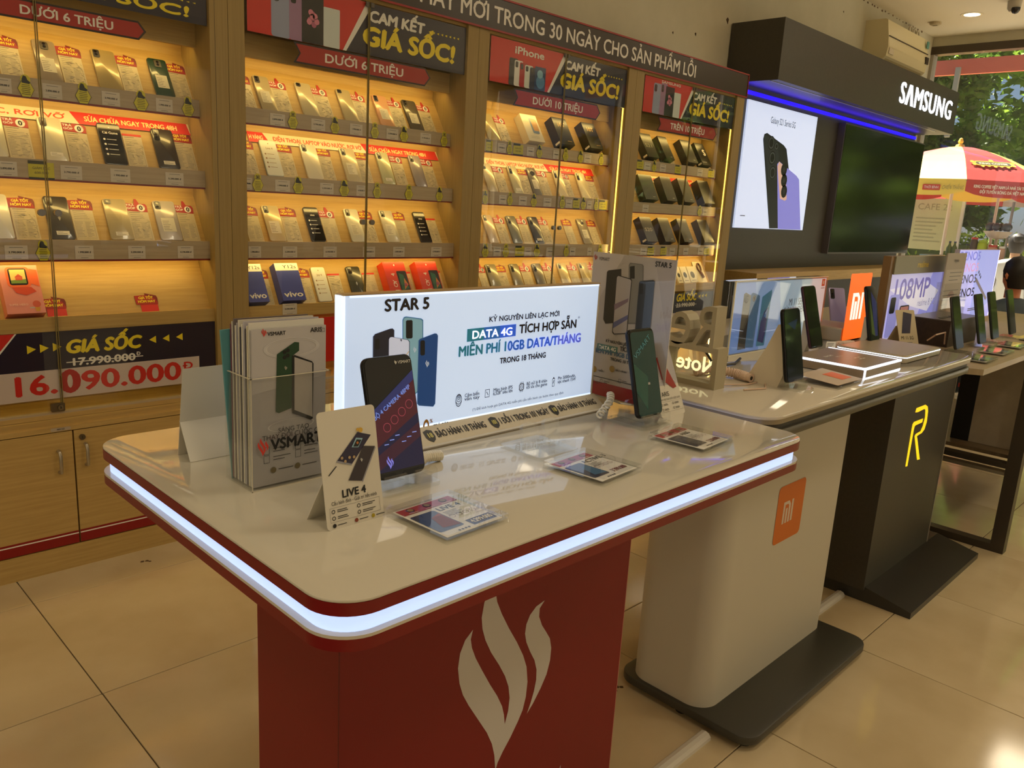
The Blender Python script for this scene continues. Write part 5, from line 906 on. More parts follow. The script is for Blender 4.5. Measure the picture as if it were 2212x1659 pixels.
B().prism([(.034, .07), (.035, .0715), (.071, 0), (.07, 0)], -.045, .045, M((206, 192, 160), .55), 'x').build('foot_flap', t)
PCORD = M((214, 186, 164), .45)
for n, (pts, r, lab) in enumerate((([(1.60, .97, .926), (1.64, .95, .932), (1.66, .9, .928), (1.655, .866, .9265)], .0095, 'thick coiled beige cord near the letter sign'), ([(1.80, .875, .926), (1.76, .885, .931), (1.72, .875, .928), (1.703, .86, .9265)], .0095, 'thick coiled beige cord behind the nearest slim phone'), ([(2.32, .97, .926), (2.38, .955, .928), (2.44, .95, .926)], .008, 'coiled pale cord behind the glowing tray'))):
    c = B().tube(pts, r*.86, PCORD, 12).tube(coil(pts, 26, r, .002, 9), .0021, PCORD, 5).cyl(pts[-1], (Vector(pts[-1])+(Vector(pts[-1])-Vector(pts[-2])).normalized()*.012), r*1.05, PCORD, seg=14)
    c.cyl(Vector(pts[-1])+(Vector(pts[-1])-Vector(pts[-2])).normalized()*.0121, Vector(pts[-1])+(Vector(pts[-1])-Vector(pts[-2])).normalized()*.0125, r*.5, BLACK, seg=10); tag(c.build('coiled_cord', None, smooth=True), lab, 'cord')
tag(B().tube([(1.56, .87, .9185), (1.62, .845, .9175), (1.70, .845, .9175), (1.62, .80, .9175), (1.56, .82, .9175)], .0018, PCORD, 6).build('thin_cable'), 'thin beige cable looping in front of the letter sign', 'cable')
tag(B().tube([(1.62, 1.04, .96), (1.66, 1.05, .975), (1.74, 1.03, .95), (1.72, .99, .922), (1.82, .99, .9185), (1.9, 1.02, .9185)], .0035, M((20, 20, 22), .4), 6).build('black_cable'), 'black cable looping between letter sign and blue poster', 'cable')
# ------------------------------------------------------------------ third table: light wood top, dark R pedestal
Z3 = .866; WOOD = grain((150, 134, 106), (168, 150, 120), .35, (3, 30, 3), 'pale_wood_top'); FRM = M((72, 64, 54), .35, .4); FRM2 = M((22, 20, 18), .5)
t3 = thing('display_table', 'light wood topped table with dark R pedestal and metal end frame', 'table', (3.6, .95, 0)); o3 = (-3.6, -.95, 0)
B().prism([(2.69, .75), (2.75, .655), (4.9, .655), (4.9, 1.25), (2.69, 1.25)], .847, Z3, WOOD).build('tabletop', t3, o3)
DGR = grain((58, 54, 46), (66, 62, 53), .4, (30, 30, 30), 'dark_pedestal')
B().box(2.70, 3.335, .88, 1.14, .045, .846, DGR).build('pedestal', t3, o3)
B().box(3.3345, 3.337, .878, .88, .045, .846, M((176, 170, 158), .4)).build('pale_edge', t3, o3)
B().prism([(.722, 0), (.722, .022), (.88, .055), (1.14, .055), (1.14, 0)], 2.712, 3.47, M((52, 50, 46), .32), 'x').build('wedge_base', t3, o3)
YL = M((255, 214, 24), .4, 0, .95); b = B()
def RLG(x, z): p = at_y(1550+x/2.811, 760+z/2.811, .8795); return p.x-3.6, p.z
for pts in ([(1200, 368), (1208, 342), (1262, 321), (1276, 332), (1278, 360), (1270, 425), (1256, 470), (1240, 492), (1222, 503), (1210, 512), (1213, 530), (1227, 652), (1211, 656), (1196, 512), (1204, 498), (1232, 482), (1246, 450), (1260, 395), (1262, 352), (1256, 346), (1216, 366)], [(1248, 404), (1242, 428), (1202, 446), (1196, 454), (1192, 470), (1152, 694), (1140, 697), (1178, 470), (1184, 440), (1192, 426)]): b.poly([RLG(*p) for p in reversed(pts)], YL, 1)
b.build('letter_logo', t3, (0, .8795-.95, 0))
fr = B().box(3.60, 3.652, .665, .715, 0, .846, FRM).build('frame_leg', t3, o3); B().box(3.60, 3.652, 1.19, 1.24, 0, .846, FRM).build('frame_leg', t3, o3)
B().box(3.60, 3.652, .715, 1.19, 0, .03, FRM).build('bottom_rail', t3, o3); B().box(3.60, 3.652, .715, 1.19, .355, .375, FRM).build('middle_rail', t3, o3); B().box(3.604, 3.648, .715, 1.19, .325, .338, M((150, 140, 120), .3, .5)).build('middle_rail', t3, o3)
B().box(3.652, 4.9, .7, 1.2, .385, .4, grain((110, 92, 66), (128, 108, 80), .4, (3, 30, 3), 'shelf_wood')).build('lower_shelf', t3, o3)
B().box(3.74, 4.9, .72, .9, .401, .846, grain((176, 164, 144), (190, 178, 156), .3, (6, 6, 6), 'pale_panel')).build('side_panel', t3, o3); B().box(3.735, 4.9, .9, .97, .401, .846, FRM2).build('black_panel', t3, o3)
B().box(4.2, 4.9, .668, .672, .838, .846, M((20, 230, 60), .4, 0, 1.5)).build('green_light', t3, o3)
# lit poster with metal header
t = thing('light_poster', 'violet phone light poster with grey metal header on the wood topped table', 'sign', (3.31, 1.065, Z3)); k = 1.065/1.03; hw = .29
B().box(-hw-.03, hw, .002, .03, 0, .31, M((124, 96, 60), .4)).build('casing', t)
B().box(-hw, hw, -.004, .002, .245, .31, M((140, 132, 104), .35, .5)).build('metal_header', t); b = B(); b.text('realme', -.06, .268, .022, M((206, 176, 40), .3, .4), 1, w=.12, bold=.08); b.build('lettering', t, (0, -.004, 0))
PO = [M(c, .3, 0, .55) for c in ((190, 186, 226), (150, 150, 220), (226, 222, 232), (96, 92, 170))]
b = B(); b.rect(-hw, .004, hw, .245, PO[0], 1); b.poly([(hw*.1, .06), (hw, .06), (hw, .245), (hw*.5, .245)], PO[1], 2); b.rect(hw*.9, .004, hw, .245, PO[3], 2.5); b.poly([(-hw, .19), (hw*.3, .21), (hw*.85, .17), (hw*.5, .09), (-hw*.2, .12)], PO[2], 3)
b.text('108MP', -hw*.92, .15, .075, M((120, 112, 176), .3, 0, .5), 3.6, w=.4, bold=.03); b.text('realme 8 5G', .02, .115, .026, M((150, 146, 170), .3, 0, .4), 4, w=.2); b.text('108MP Mirror and Color Magic', -.02, .075, .009, INK, 4, w=.2)
b.rrect(-hw*.96, .01, -hw*.62, .17, .012, M((150, 150, 216), .3, 0, .5), 4.4); b.rrect(-hw*.92, .1, -hw*.74, .16, .01, BLACK, 5); b.rrect(-hw*.56, .0, -hw*.22, .125, .01, BLACK, 4.6); b.poly([(-hw*.53, .01), (-hw*.25, .01), (-hw*.25, .12), (-hw*.53, .12)], M((180, 120, 110), .3, 0, .4), 5.2); b.poly([(-hw*.5, .02), (-hw*.28, .05), (-hw*.34, .11), (-hw*.48, .09)], M((214, 160, 130), .3, 0, .4), 5.8); b.build('printed_design', t, (0, .002, 0))
# dark wood box
t = thing('wooden_box', 'dark wooden display box with slotted grey lid on the wood topped table', 'box', (3.29, .945, Z3))
DWD = grain((44, 32, 22), (60, 44, 32), .4, (3, 30, 30), 'dark_wood'); B().box(-.17, .17, -.07, .07, 0, .094, DWD).build('body', t); B().box(-.172, .172, -.072, .072, .094, .097, M((92, 84, 76), .3)).build('lid', t)
for u in (-.08, .03): B().rslab(u-.05, u+.05, -.03, -.012, .097, .0985, .008, BLACK, 'z', 4).build('slot', t)
# leaflet rack
t = thing('leaflet_rack', 'tall clear acrylic rack with grey leaflets beside the violet poster', 'holder', (3.56, 1.03, Z3)); hw = .15
B().box(-hw, hw, 0, .003, 0, .21, ACRYL).box(-hw, hw, -.03, -.027, 0, .15, ACRYL).box(-hw, -hw+.003, -.027, 0, 0, .2, ACRYL).box(hw-.003, hw, -.027, 0, 0, .2, ACRYL).box(-hw, hw, -.03, .003, 0, .003, ACRYL).build('rack', t)
lf = thing('leaflet', 'grey leaflet with a phone picture standing in the tall clear rack', 'leaflet', (3.56, 1.018, Z3+.004), 0); B().box(-hw*.8, hw*.8, 0, .004, 0, .32, M((170, 158, 140), .45)).build('paper', lf)
b = B(); b.text('oppo', -.03, .285, .014, M((110, 100, 86), .4), 1, w=.06, bold=.05); b.rect(-hw*.7, .2, hw*.75, .255, M((186, 174, 156), .4), 1); b.lines(-hw*.4, hw*.7, .25, .205, 3, GREY, 2, .003); b.disc(0, .1, .06, M((150, 120, 104), .4), 1, 14, .07); b.disc(0, .1, .03, M((196, 160, 140), .4), 2, 12, .05); b.lines(-hw*.7, hw*.7, .18, .03, 8, GREY, 1, .003); b.build('printed_design', lf)
# glowing RENO5 poster
t = thing('light_poster', 'pale violet glowing RENO5 poster at the right end of the wood topped table', 'sign', (4.03, 1.06, Z3)); hw = .3
B().box(-hw, hw, 0, .02, .02, .335, M((196, 190, 214), .3)).build('casing', t); B().box(-hw*.6, hw*.6, -.02, .05, 0, .02, M((170, 160, 140), .4)).build('foot', t)
PR = [M(c, .3, 0, .7) for c in ((176, 176, 246), (150, 160, 232), (206, 200, 246), (112, 116, 190))]
b = B(); b.rect(-hw, .022, hw, .333, PR[0], 1); b.poly([(0, .022), (hw, .1), (hw, .333), (-.05, .333)], PR[1], 2); b.rect(hw-.008, .022, hw, .333, M((240, 240, 255), .3, 0, 1), 2.5)
for kk, (v, m) in enumerate(((.29, PR[3]), (.24, M((206, 160, 196), .3, 0, .6)), (.19, M((60, 56, 84), .3)), (.13, INK))): b.text('RENO5', -hw*.98, v, .036, m, 3, w=.3, bold=.03)
b.text('reno5', -hw*.9, .06, .022, INK, 3, w=.12); b.lines(-.05, .15, .075, .06, 2, GREY, 3, .004)
for q in range(3): b.disc(.02+.02*q, .235-.012*q, .008, BLACK, 3, 8)
b.poly([(-.02, .2), (.0, .21), (.22, .11), (.2, .1)], M((150, 140, 190), .3), 3.5); b.build('printed_design', t)
# phones and price blocks of the third table
for n, (px, py, wdt) in enumerate(((2070, 753, .085), (2120, 741, .085), (2148, 731, .085), (2186, 721, .085))):
    p = at_z(px, py, Z3+.016)
    st_ = thing('phone_stand', 'clear stand under phone number-row place %s on the wood topped table' % ORD[n] if 0 else 'clear stand holding the %s phone on the wood topped table' % ORD[n], 'stand', (p.x, p.y-.01, Z3), 0, 'clear stands on wood topped table'); B().rslab(-.045, .045, -.03, .05, 0, .007, .006, ACRYL, 'z', 3).build('foot', st_); B().prism([(-.014, .007), (-.013, .022), (-.001, .022), (.0, .0145), (.03, .0145), (.03, .007)], -.03, .03, ACRYL, 'x').build('lip', st_)
    tphone('upright black phone, %s along the front of the wood topped table' % ORD[n], p.x, p.y-.006, Z3+.016, .24, 0, wdt, .182, ST((16, 22, 12)), edge=(44, 48, 44))
for n, (px, py) in enumerate(((2122, 782), (2160, 766), (2195, 752), (2240, 738))):
    p = at_z(px, py, Z3); t = thing('price_block', 'clear price block with paper, %s along the wood topped table edge' % ORD[n], 'price block', (p.x+.02, p.y+.02, Z3), .03, 'price blocks on wood topped table')
    B().rslab(-.07, .07, -.045, .045, 0, .005, .002, ACRYL, 'z', 2).build('base_slab', t); B().rslab(-.07, .07, -.045, .045, .0066, .011, .002, ACRYL, 'z', 2).build('cover_slab', t)
    pp = B().rect(-.062, -.038, .062, .038, M((196, 190, 176), .5), 1); pp.rrect(-.05, -.03, .0, .03, .003, M((50, 50, 60), .3), 2); pp.rect(.02, -.036, .058, .0, M((150, 176, 206), .4), 2); pp.lines(.005, .055, .034, .006, 4, INK, 2, .002); pp.build('paper', t, (0, 0, .0055), (-PI/2, 0, 0))
for n, (pts, lab) in enumerate((([(2.72, 1.02, .876), (2.8, 1.0, .885), (2.88, .93, .878)], 'beige coiled cord at the left end of the wood topped table'), ([(2.98, .9, .9), (2.93, .86, .93), (2.99, .85, .935), (3.07, .87, .885)], 'thin pale cable arching beside the first upright phone'))):
    c = B().tube(pts, .009 if n == 0 else .0025, PCORD, 10)
    if n == 0: c.tube(coil(pts, 18, .0092, .002, 8), .002, PCORD, 5)
    tag(c.build('cord', None, smooth=True), lab, 'cord')
# ------------------------------------------------------------------ dark wall unit with fascia, screen and counter
DU = grain((62, 58, 50), (70, 66, 57), .45, (20, 20, 20), 'dark_unit'); DU2 = M((38, 32, 26), .5)
FX0, FX1, FY, FZ0, FZ1 = 5.25, 8.92, 2.794, 2.197, 2.591
t = thing('wall_unit', 'tall dark wall unit with glowing white SAMSUNG lettering on its fascia', 'wall unit', (7.0, 3.0, 0)); o = (-7.0, -3.0, 0)
B().box(FX0, FX1, FY, 3.19, FZ0, FZ1, DU).build('fascia', t, o)
B().box(FX0+.02, FX1-.3, FY+.06, FY+.07, FZ0-.003, FZ0, M((150, 150, 160), .3)).build('soffit_groove', t, o)
B().box(5.0, 8.8, 3.1, 3.19, 0, FZ0, DU).build('back_panel', t, o)
BLUE = M((24, 4, 255), .4, 0, 2.4)
B().box(5.2, 8.78, 3.085, 3.099, 2.142, 2.165, BLUE).build('blue_light', t, o)
lamp('blue_lamp', 'AREA', (7.0, 3.06, 2.15), 1.4, (.08, .02, 1), (-2.6, 0, 0), 3.5, .02)
p0, p1 = at_y(1940, 222, FY), at_y(2053, 258, FY); q0, q1 = at_y(1940, 178, FY), at_y(2053, 213, FY)
b = B(); hgt = ((q0.z-p0.z)+(q1.z-p1.z))/2; LW = M((236, 244, 255), .4, 0, 2.2)

xx = p0.x-7; tot = sum(glyph(ch)[2] for ch in 'SAMSUNG'); sx_ = (p1.x-p0.x)/tot
for ch in 'SAMSUNG':
    b = B(); ww = glyph(ch)[2]*sx_; z_ = (p0.z+p1.z)/2
    if ch == 'A': a_ = ww*.27; b.prism([(xx+.02*ww, z_), (xx+.3*ww, z_), (xx+.51*ww, z_+hgt*.78), (xx+.72*ww, z_), (xx+ww, z_), (xx+.68*ww, z_+hgt), (xx+.36*ww, z_+hgt)], -.004, 0, LW, 'y')
    else:
        for q_, ox in enumerate((-.007, -.0025, .0025, .007)): text3d(b, ch, xx+ww*.05+ox, z_, hgt, .003+.0003*q_, LW, w=ww*.92)
    b.build('letter', t, (0, FY-3.0, 0)); xx += ww

# back-lit phone poster
c = [at_y(*q, 3.085) for q in ((1617, 215), (1765, 252), (1735, 497), (1586, 492))]; x0, x1, z0, z1 = (c[0].x+c[3].x)/2, (c[1].x+c[2].x)/2, (c[2].z+c[3].z)/2, (c[0].z+c[1].z)/2
t = thing('light_poster', 'white back-lit poster of black and violet phones on the dark wall unit', 'poster', (x0, 3.085, z0)); w, h = x1-x0, z1-z0
B().box(0, w, 0, .0145, 0, h, M((200, 212, 240), .4, 0, .8)).build('light_panel', t)
def K(px, py): p = at_y(px, py, 3.084); return p.x-x0, p.z-z0
def kq(pts, m, l): b.poly([K(1550+x/2.962, y/2.962) for x, y in reversed(pts)], m, l)
b = B(); E = lambda c, e=.25: M(c, .35, 0, e)
kq([(330, 1462), (292, 890), (300, 858), (318, 850), (425, 930), (442, 955), (458, 1100), (440, 1462)], E((26, 30, 34)), 2); kq([(325, 1150), (296, 890), (304, 862), (380, 905), (392, 1000), (385, 1150)], E((40, 46, 50)), 2.5)
for x, y, r in ((345, 915, .052), (378, 936, .03), (350, 1010, .052), (352, 1105, .052)): u, v = K(1550+x/2.962, y/2.962); b.disc(u, v, r, E((12, 13, 15), 0), 3, 14, r); b.ring(u, v, r*.8, .008, E((80, 86, 90)), 3.4, 14)
kq([(385, 1465), (382, 1050), (396, 1034), (505, 1125), (522, 1150), (530, 1470)], E((134, 134, 224), .55), 3.6); kq([(398, 1270), (383, 1065), (394, 1034), (435, 1070), (442, 1275), (430, 1285)], E((214, 176, 160), .5), 4.2)
for y in (1085, 1155, 1225): u, v = K(1550+425/2.962, y/2.962); b.disc(u, v, .05, E((16, 16, 18), 0), 4.8, 14); b.disc(u, v, .02, E((50, 50, 56)), 5.2, 10)
u, v = K(1665, 262); u2, _ = K(1719, 270); b.text('Galaxy S21 Series 5G', u, v-.01, .045, M((60, 70, 84), .5), 2, w=u2-u); b.lines(w*.06, w*.13, .1, .08, 1, GREY, 2, .006); b.build('printed_design', t)
# black screen
c = [at_y(*q, 3.04) for q in ((1826, 266), (1993, 308), (1965, 545), (1788, 550))]; x0, x1, z0, z1 = (c[0].x+c[3].x)/2, (c[1].x+c[2].x)/2, (c[2].z+c[3].z)/2, (c[0].z+c[1].z)/2
t = thing('wall_screen', 'large switched-off screen mounted on the dark wall unit', 'screen', (x0, 3.04, z0)); w, h = x1-x0, z1-z0
B().box(0, w, .0, .0595, 0, h, M((110, 104, 104), .35, .5)).build('casing', t); B().box(.012, w-.012, -.003, 0, .012, h-.012, M((12, 14, 10), .12)).build('dark_glass', t)
# counter in front of it
t = thing('wall_counter', 'pale oak counter running below the switched-off screen', 'counter', (6.9, 2.95, 0)); o = (-6.9, -2.95, 0)
B().box(5.36, 8.8, 2.83, 3.1, .81, .888, OAKH).build('worktop', t, o); B().box(5.4, 8.8, 2.86, 3.1, 0, .81, DU2).build('dark_front', t, o)
# white low table with leaning phones behind the front tables
t = thing('side_table', 'low white table half hidden behind the second table', 'table', (3.6, 1.65, 0)); o = (-3.6, -1.65, 0)
B().rslab(2.72, 4.75, 1.4, 1.95, .775, .8, .05, M((206, 198, 184), .15), 'z', 6, .003).build('tabletop', t, o, smooth=True); B().box(3.0, 4.4, 1.55, 1.85, 0, .775, DU2).build('pedestal', t, o)
for lab, px, py, col, rz in (('navy phone leaning on the side table left of the blue poster', 1597, 612, (28, 36, 84), -.5), ('violet phone leaning on the side table behind the blue poster', 1800, 616, (150, 140, 190), -.5), ('dark blue phone leaning on the side table right of the orange block', 1912, 614, (44, 50, 72), -.5)):
    p = at_y(px, py, 1.62); tt = thing('phone', lab, 'phone', (p.x-.02, 1.56, .801), rz, 'phones on the side table', -.33); phone_parts(tt, col, 'b3', .08); tt.scale = (1.15, 1.15, 1.15)
p = at_y(1768, 735, 1.46); tt = thing('price_block', 'white price block on the side table beside the orange block', 'price block', (p.x, 1.47, .8)); B().rslab(-.06, .06, -.03, .03, 0, .03, .003, M((206, 200, 190), .3), 'z', 2).build('body', tt)
# air conditioner
t = thing('air_conditioner', 'cream wall air conditioner above the dark fascia near the window', 'air conditioner', (7.95, 3.2, 2.86))
AC = M((220, 206, 164), .4); AC2 = M((190, 172, 126), .45)
prof = [(0, -.2), (-.15, -.205), (-.215, -.14), (-.225, -.06), (-.215, .02), (-.2, .1), (-.19, .155), (-.17, .165), (0, .165)]
B().prism(prof, -.49, .49, AC, 'x').build('casing', t); B().prism([(-.2165, .016), (-.2265, -.058), (-.2265, -.066), (-.2165, .006)], -.47, .485, AC, 'x').build('front_panel', t)
B().box(-.485, .485, -.223, -.216, .018, .025, M((70, 58, 40), .5)).build('panel_gap', t); B().prism([(-.03, -.206), (-.145, -.212), (-.2, -.155), (-.195, -.15)], -.45, .45, AC2, 'x').build('air_flap', t)
B().box(-.46, -.36, -.229, -.222, -.12, -.07, M((210, 196, 170), .5)).build('label_sticker', t); B().box(.42, .49, -.235, -.2, -.07, -.01, M((40, 34, 26), .4)).build('sensor', t); B().box(.43, .48, -.221, -.214, .07, .13, M((96, 150, 140), .5)).build('energy_sticker', t)
for k, (dx, r) in enumerate(((.42, .05), (.5, .042), (.56, .038))):
    B().tube([(dx+r*math.cos(a), -.05-.01*k, .2+r*1.6*math.sin(a)) for a in [q*.35 for q in range(10)]]+[(dx-r, -.03, .13)], .009, M((206, 196, 172), .5), 8).build('hose', t)
B().tube([(.5, -.02, -.1), (.52, -.02, -.25), (.5, -.02, -.34)], .008, M((60, 50, 40), .5), 6).tube([(.53, -.03, -.02), (.55, -.03, -.2), (.53, -.03, -.34)], .006, M((150, 140, 120), .5), 6).build('drain_pipe', t)
# recessed lamp, dome camera, cable outlet
p = at_z(2100, 31, CEIL); t = thing('downlight', 'round recessed ceiling lamp near the window', 'ceiling lamp', (p.x, p.y, CEIL))
B().lathe([(.088, -.004), (.098, 0), (.07, .0)], (0, 0, 0), M((226, 214, 190), .4), 28).build('rim', t); B().lathe([(.066, -.0045), (.066, -.0042)], (0, 0, 0), M((255, 246, 214), .4, 0, 6), 28).build('lamp_disc', t)
p = at_z(2193, 2, CEIL); t = thing('dome_camera', 'small white dome camera on the ceiling near the window', 'camera', (p.x, p.y, CEIL))
B().lathe([(.03, -.085), (.05, -.06), (.055, 0)], (0, 0, 0), M((190, 182, 166), .4), 20).build('housing', t, smooth=True); B().lathe([(.004, -.108), (.022, -.1), (.034, -.08), (.036, -.06)], (0, 0, 0), M((40, 36, 34), .15), 20).build('lens_dome', t, (-.02, -.02, -.0), smooth=True)
p = at_z(2005, 55, CEIL); t = thing('wall_socket', 'small round cable outlet on the ceiling corner by the air conditioner', 'outlet', (p.x-.1, p.y-.1, CEIL)); B().lathe([(.03, -.03), (.05, -.02), (.05, 0)], (0, 0, 0), M((196, 180, 146), .5), 16).build('cover', t); B().box(-.012, .0, -.02, .02, -.032, -.029, M((60, 46, 30), .6)).build('hole', t)
# ------------------------------------------------------------------ street outside
struct(B().box(9.28, 40, -14, 22, -.2, -.02, M((150, 144, 134), .8)).build('ground_outside'))
aw = B().box(10.2, 10.26, -3, 6, 2.98, 3.14, M((226, 110, 90), .6)).build('awning'); tag(aw, 'red awning edge hanging outside along the top of the shop window', 'awning')
for y in (-3, 6): B().tube([(9.3, y, 3.3), (10.23, y, 3.06)], .02, GREY, 8).build('support_arm', aw)
B().box(10.16, 10.2, 3.22, 3.27, 2.3, 3.05, M((176, 172, 160), .5)).build('hanging_strut', aw)
LEAFS = []
def leafmat(n, a, c):
    m = bpy.data.materials.new(n); m.use_nodes = True; nt = m.node_tree; b = nt.nodes['Principled BSDF']; no = nt.nodes.new('ShaderNodeTexNoise'); tc = nt.nodes.new('ShaderNodeTexCoord'); rp = nt.nodes.new('ShaderNodeValToRGB')
    no.inputs['Scale'].default_value = 2.2; rp.color_ramp.elements[0].position = .35; rp.color_ramp.elements[1].position = .65; rp.color_ramp.elements[0].color = tuple(lin(v) for v in a)+(1,); rp.color_ramp.elements[1].color = tuple(lin(v) for v in c)+(1,)
    nt.links.new(tc.outputs['Object'], no.inputs['Vector']); nt.links.new(no.outputs[0], rp.inputs[0]); nt.links.new(rp.outputs[0], b.inputs['Base Color']); b.inputs['Roughness'].default_value = .5
    tr = nt.nodes.new('ShaderNodeBsdfTranslucent'); mx = nt.nodes.new('ShaderNodeMixShader'); mx.inputs[0].default_value = .45; nt.links.new(rp.outputs[0], tr.inputs[0]); nt.links.new(b.outputs[0], mx.inputs[1]); nt.links.new(tr.outputs[0], mx.inputs[2]); nt.links.new(mx.outputs[0], nt.nodes['Material Output'].inputs[0]); return m
LF = [leafmat('leaf_bright', (96, 130, 40), (176, 206, 80)), leafmat('leaf_deep', (64, 98, 36), (136, 170, 66))]
BARK = M((90, 78, 60), .9)
def tree(label, x, y, h, r, n, seed, m, low=.25, ls=1):
    rd = random.Random(seed); t = thing('tree', label, 'tree', (x, y, 0), 0, 'trees across the street')
    B().tube([(0, 0, 0), (.05, .03, h*.3), (-.04, .05, h*.6)], [.16, .12, .06], BARK, 8).build('trunk', t)
    vs = []; fs = []; cl = [(rd.gauss(0, r*.5), rd.gauss(0, r*.5), h*low+rd.random()*h*(1-low), rd.uniform(.35, .7)*r*.55) for _ in range(60)]
    for k in range(n):
        c = cl[k % len(cl)]; d = Vector((rd.gauss(0, 1), rd.gauss(0, 1), rd.gauss(0, .7))).normalized()*c[3]*rd.uniform(.6, 1.05); p = Vector(c[:3])+d
        a = Vector((rd.gauss(0, 1), rd.gauss(0, 1), rd.gauss(-.3, .5))).normalized(); q = a.cross(Vector((rd.gauss(0, 1), rd.gauss(0, 1), rd.gauss(0, 1)))).normalized(); s = rd.uniform(.09, .2)*ls
        i = len(vs); vs += [p-a*s, p+q*s*.36, p+a*s, p-q*s*.36]; fs.append((i, i+1, i+2, i+3))
    b = B(); b.add(vs, fs, m); stuff(b.build('foliage', t))
for k, (x, y, h, r, lab) in enumerate(((19.5, 2.2, 6.4, 1.5, 'bright leafy tree at the right of the shop window'), (19.5, 6.9, 6.2, 1.5, 'leafy green tree across the street behind the parasol'), (26, 3.6, 8.5, 2.8, 'tall tree in the back row filling the shop window'), (20, 11.8, 6.5, 1.6, 'dense tree beyond the left edge of the shop window'), (19.5, -3, 7, 1.7, 'tall tree beyond the right edge of the shop window'), (26, 10.8, 8.5, 2.6, 'deep green tree in the back row beyond the parasol'))): tree(lab, x, y, h, r, 14000, 11+k, LF[k % 2], .25, 1 if x < 22 else 1.5)
for k, (x, y, h, r, lab) in enumerate(((26, -2.5, 8.5, 2.4, 'tall pale tree far right of the shop window'), (20, -8, 7.5, 2.0, 'broad tree farthest to the right outside'), (26.5, -9, 9, 2.5, 'back row tree farthest to the right outside'), (34, 7, 13, 4.5, 'very tall tree behind all others'))): tree(lab, x, y, h, r, 14000, 31+k, LF[k % 2], .2, 1.7)
hb = thing('hedge', 'green hedge along the far side of the street', 'hedge', (17.2, 4, 0)); rd = random.Random(5); vs = []; fs = []
for k in range(7000):
    p = Vector((rd.gauss(0, .25), rd.uniform(-6, 5), rd.uniform(0, 1.25))); a = Vector((rd.gauss(0, 1), rd.gauss(0, 1), rd.gauss(0, .6))).normalized(); q = a.orthogonal().normalized(); s = rd.uniform(.05, .11); i = len(vs); vs += [p-a*s, p+q*s*.4, p+a*s, p-q*s*.4]; fs.append((i, i+1, i+2, i+3))
b = B(); b.add(vs, fs, LF[0]); stuff(b.build('foliage', hb)); B().box(-.3, .3, -6, 5, 0, 1.0, M((50, 70, 30), .9)).build('hedge_core', hb)
# red and yellow parasol of the drinks cart
UX, UY = 12.0, 3.64
t = thing('parasol', 'large red and yellow parasol printed with KING COFFEE over the drinks cart', 'parasol', (UX, UY, 0)); UR, UZ, UT = 1.22, 1.88, 2.36
th0 = math.atan2(-.47, -1.1); UY_ = M((250, 214, 90), .6); UR_ = M((190, 50, 44), .6)
def up(a, f): r = UR*f; return Vector((r*math.cos(a), r*math.sin(a), UT-(UT-UZ)*f**1.7))
for k in range(8):
    a0 = th0+k*PI/4; a1 = a0+PI/4; b = B(); m = UR_ if k % 2 == 0 else UY_; N = 6; vs = []
    for i in range(N+1):
        for j in range(5):
            f = i/N; g = j/4; p = up(a0, f).lerp(up(a1, f), g); p.z += .03*f*math.sin(g*PI)*-1*.3; vs.append(p)
    fs = [(i*5+j, i*5+j+1, (i+1)*5+j+1, (i+1)*5+j) for i in range(N) for j in range(4)]
    b.add(vs, fs, m); e0, e1 = up(a0, 1), up(a1, 1); va = []
    for j in range(9): g = j/8; p = e0.lerp(e1, g); va += [p, Vector((p.x, p.y, p.z-.2+.06*abs(2*g-1)**3))]
    b.add(va, [(2*j, 2*j+2, 2*j+3, 2*j+1) for j in range(8)], m); pa = b.build('canopy_panel', t)
    mid = (e0+e1)/2; nrm = Vector((mid.x, mid.y, 0)).normalized(); ang = math.atan2(nrm.y, nrm.x)+PI/2; L_ = (e1-e0).length
    if k == 0:
        bb = B(); bb.text('KING COFFEE VIỆT NAM LÀ NHÀ TÀI TRỢ CHO', 0, .105, .035, M((240, 220, 200), .5), 2, w=L_*.8, align='c', bold=.05); bb.text('ĐỘI TUYỂN BÓNG ĐÁ VIỆT NAM', 0, .045, .035, M((240, 220, 200), .5), 2, w=L_*.62, align='c', bold=.05)
        bb.build('valance_lettering', pa, (mid.x+nrm.x*.01, mid.y+nrm.y*.01, UZ-.2), (0, 0, ang))
        c2 = (up(a0, .72)+up(a1, .72))/2; s1 = (up(a0, .9)+up(a1, .9))/2; sl = math.atan2((c2.z-s1.z), Vector((s1.x-c2.x, s1.y-c2.y)).length)
        bb = B(); GD = M((226, 190, 70), .4); bb.rrect(-.24, -.055, .24, .055, .05, GD, 1); bb.rrect(-.22, -.04, .22, .04, .036, M((96, 86, 60), .4), 2); bb.text('KING COFFEE', 0, -.018, .036, M((240, 226, 180), .4), 3, w=.36, align='c', bold=.06)
        for q in range(5): bb.disc(-.16+.08*q, -.07+(.012 if q % 2 else 0), .022, GD, 1, 10)
        for q in (-1, 1): bb.disc(q*.25, .03, .03, GD, 1, 10); bb.disc(q*.25, -.03, .025, GD, 1, 10)
        bb.disc(0, .075, .03, GD, 1, 12); bb.build('crest', pa, (c2.x+nrm.x*.012, c2.y+nrm.y*.012, c2.z+.012), (-(PI/2-sl), 0, ang))
    if k == 7:
        bb = B(); bb.rrect(-L_*.02, .06, L_*.2, .13, .01, M((206, 70, 50), .5), 2); bb.text('THỜI BÌNH', L_*.0, .08, .03, PAPER, 3, w=L_*.18); bb.text('CHIẾN THẮNG', L_*.22, .075, .045, M((150, 140, 90), .5), 2, w=L_*.26, shear=.2); bb.build('valance_lettering', pa, (mid.x+nrm.x*.01, mid.y+nrm.y*.01, UZ-.2), (0, 0, ang))
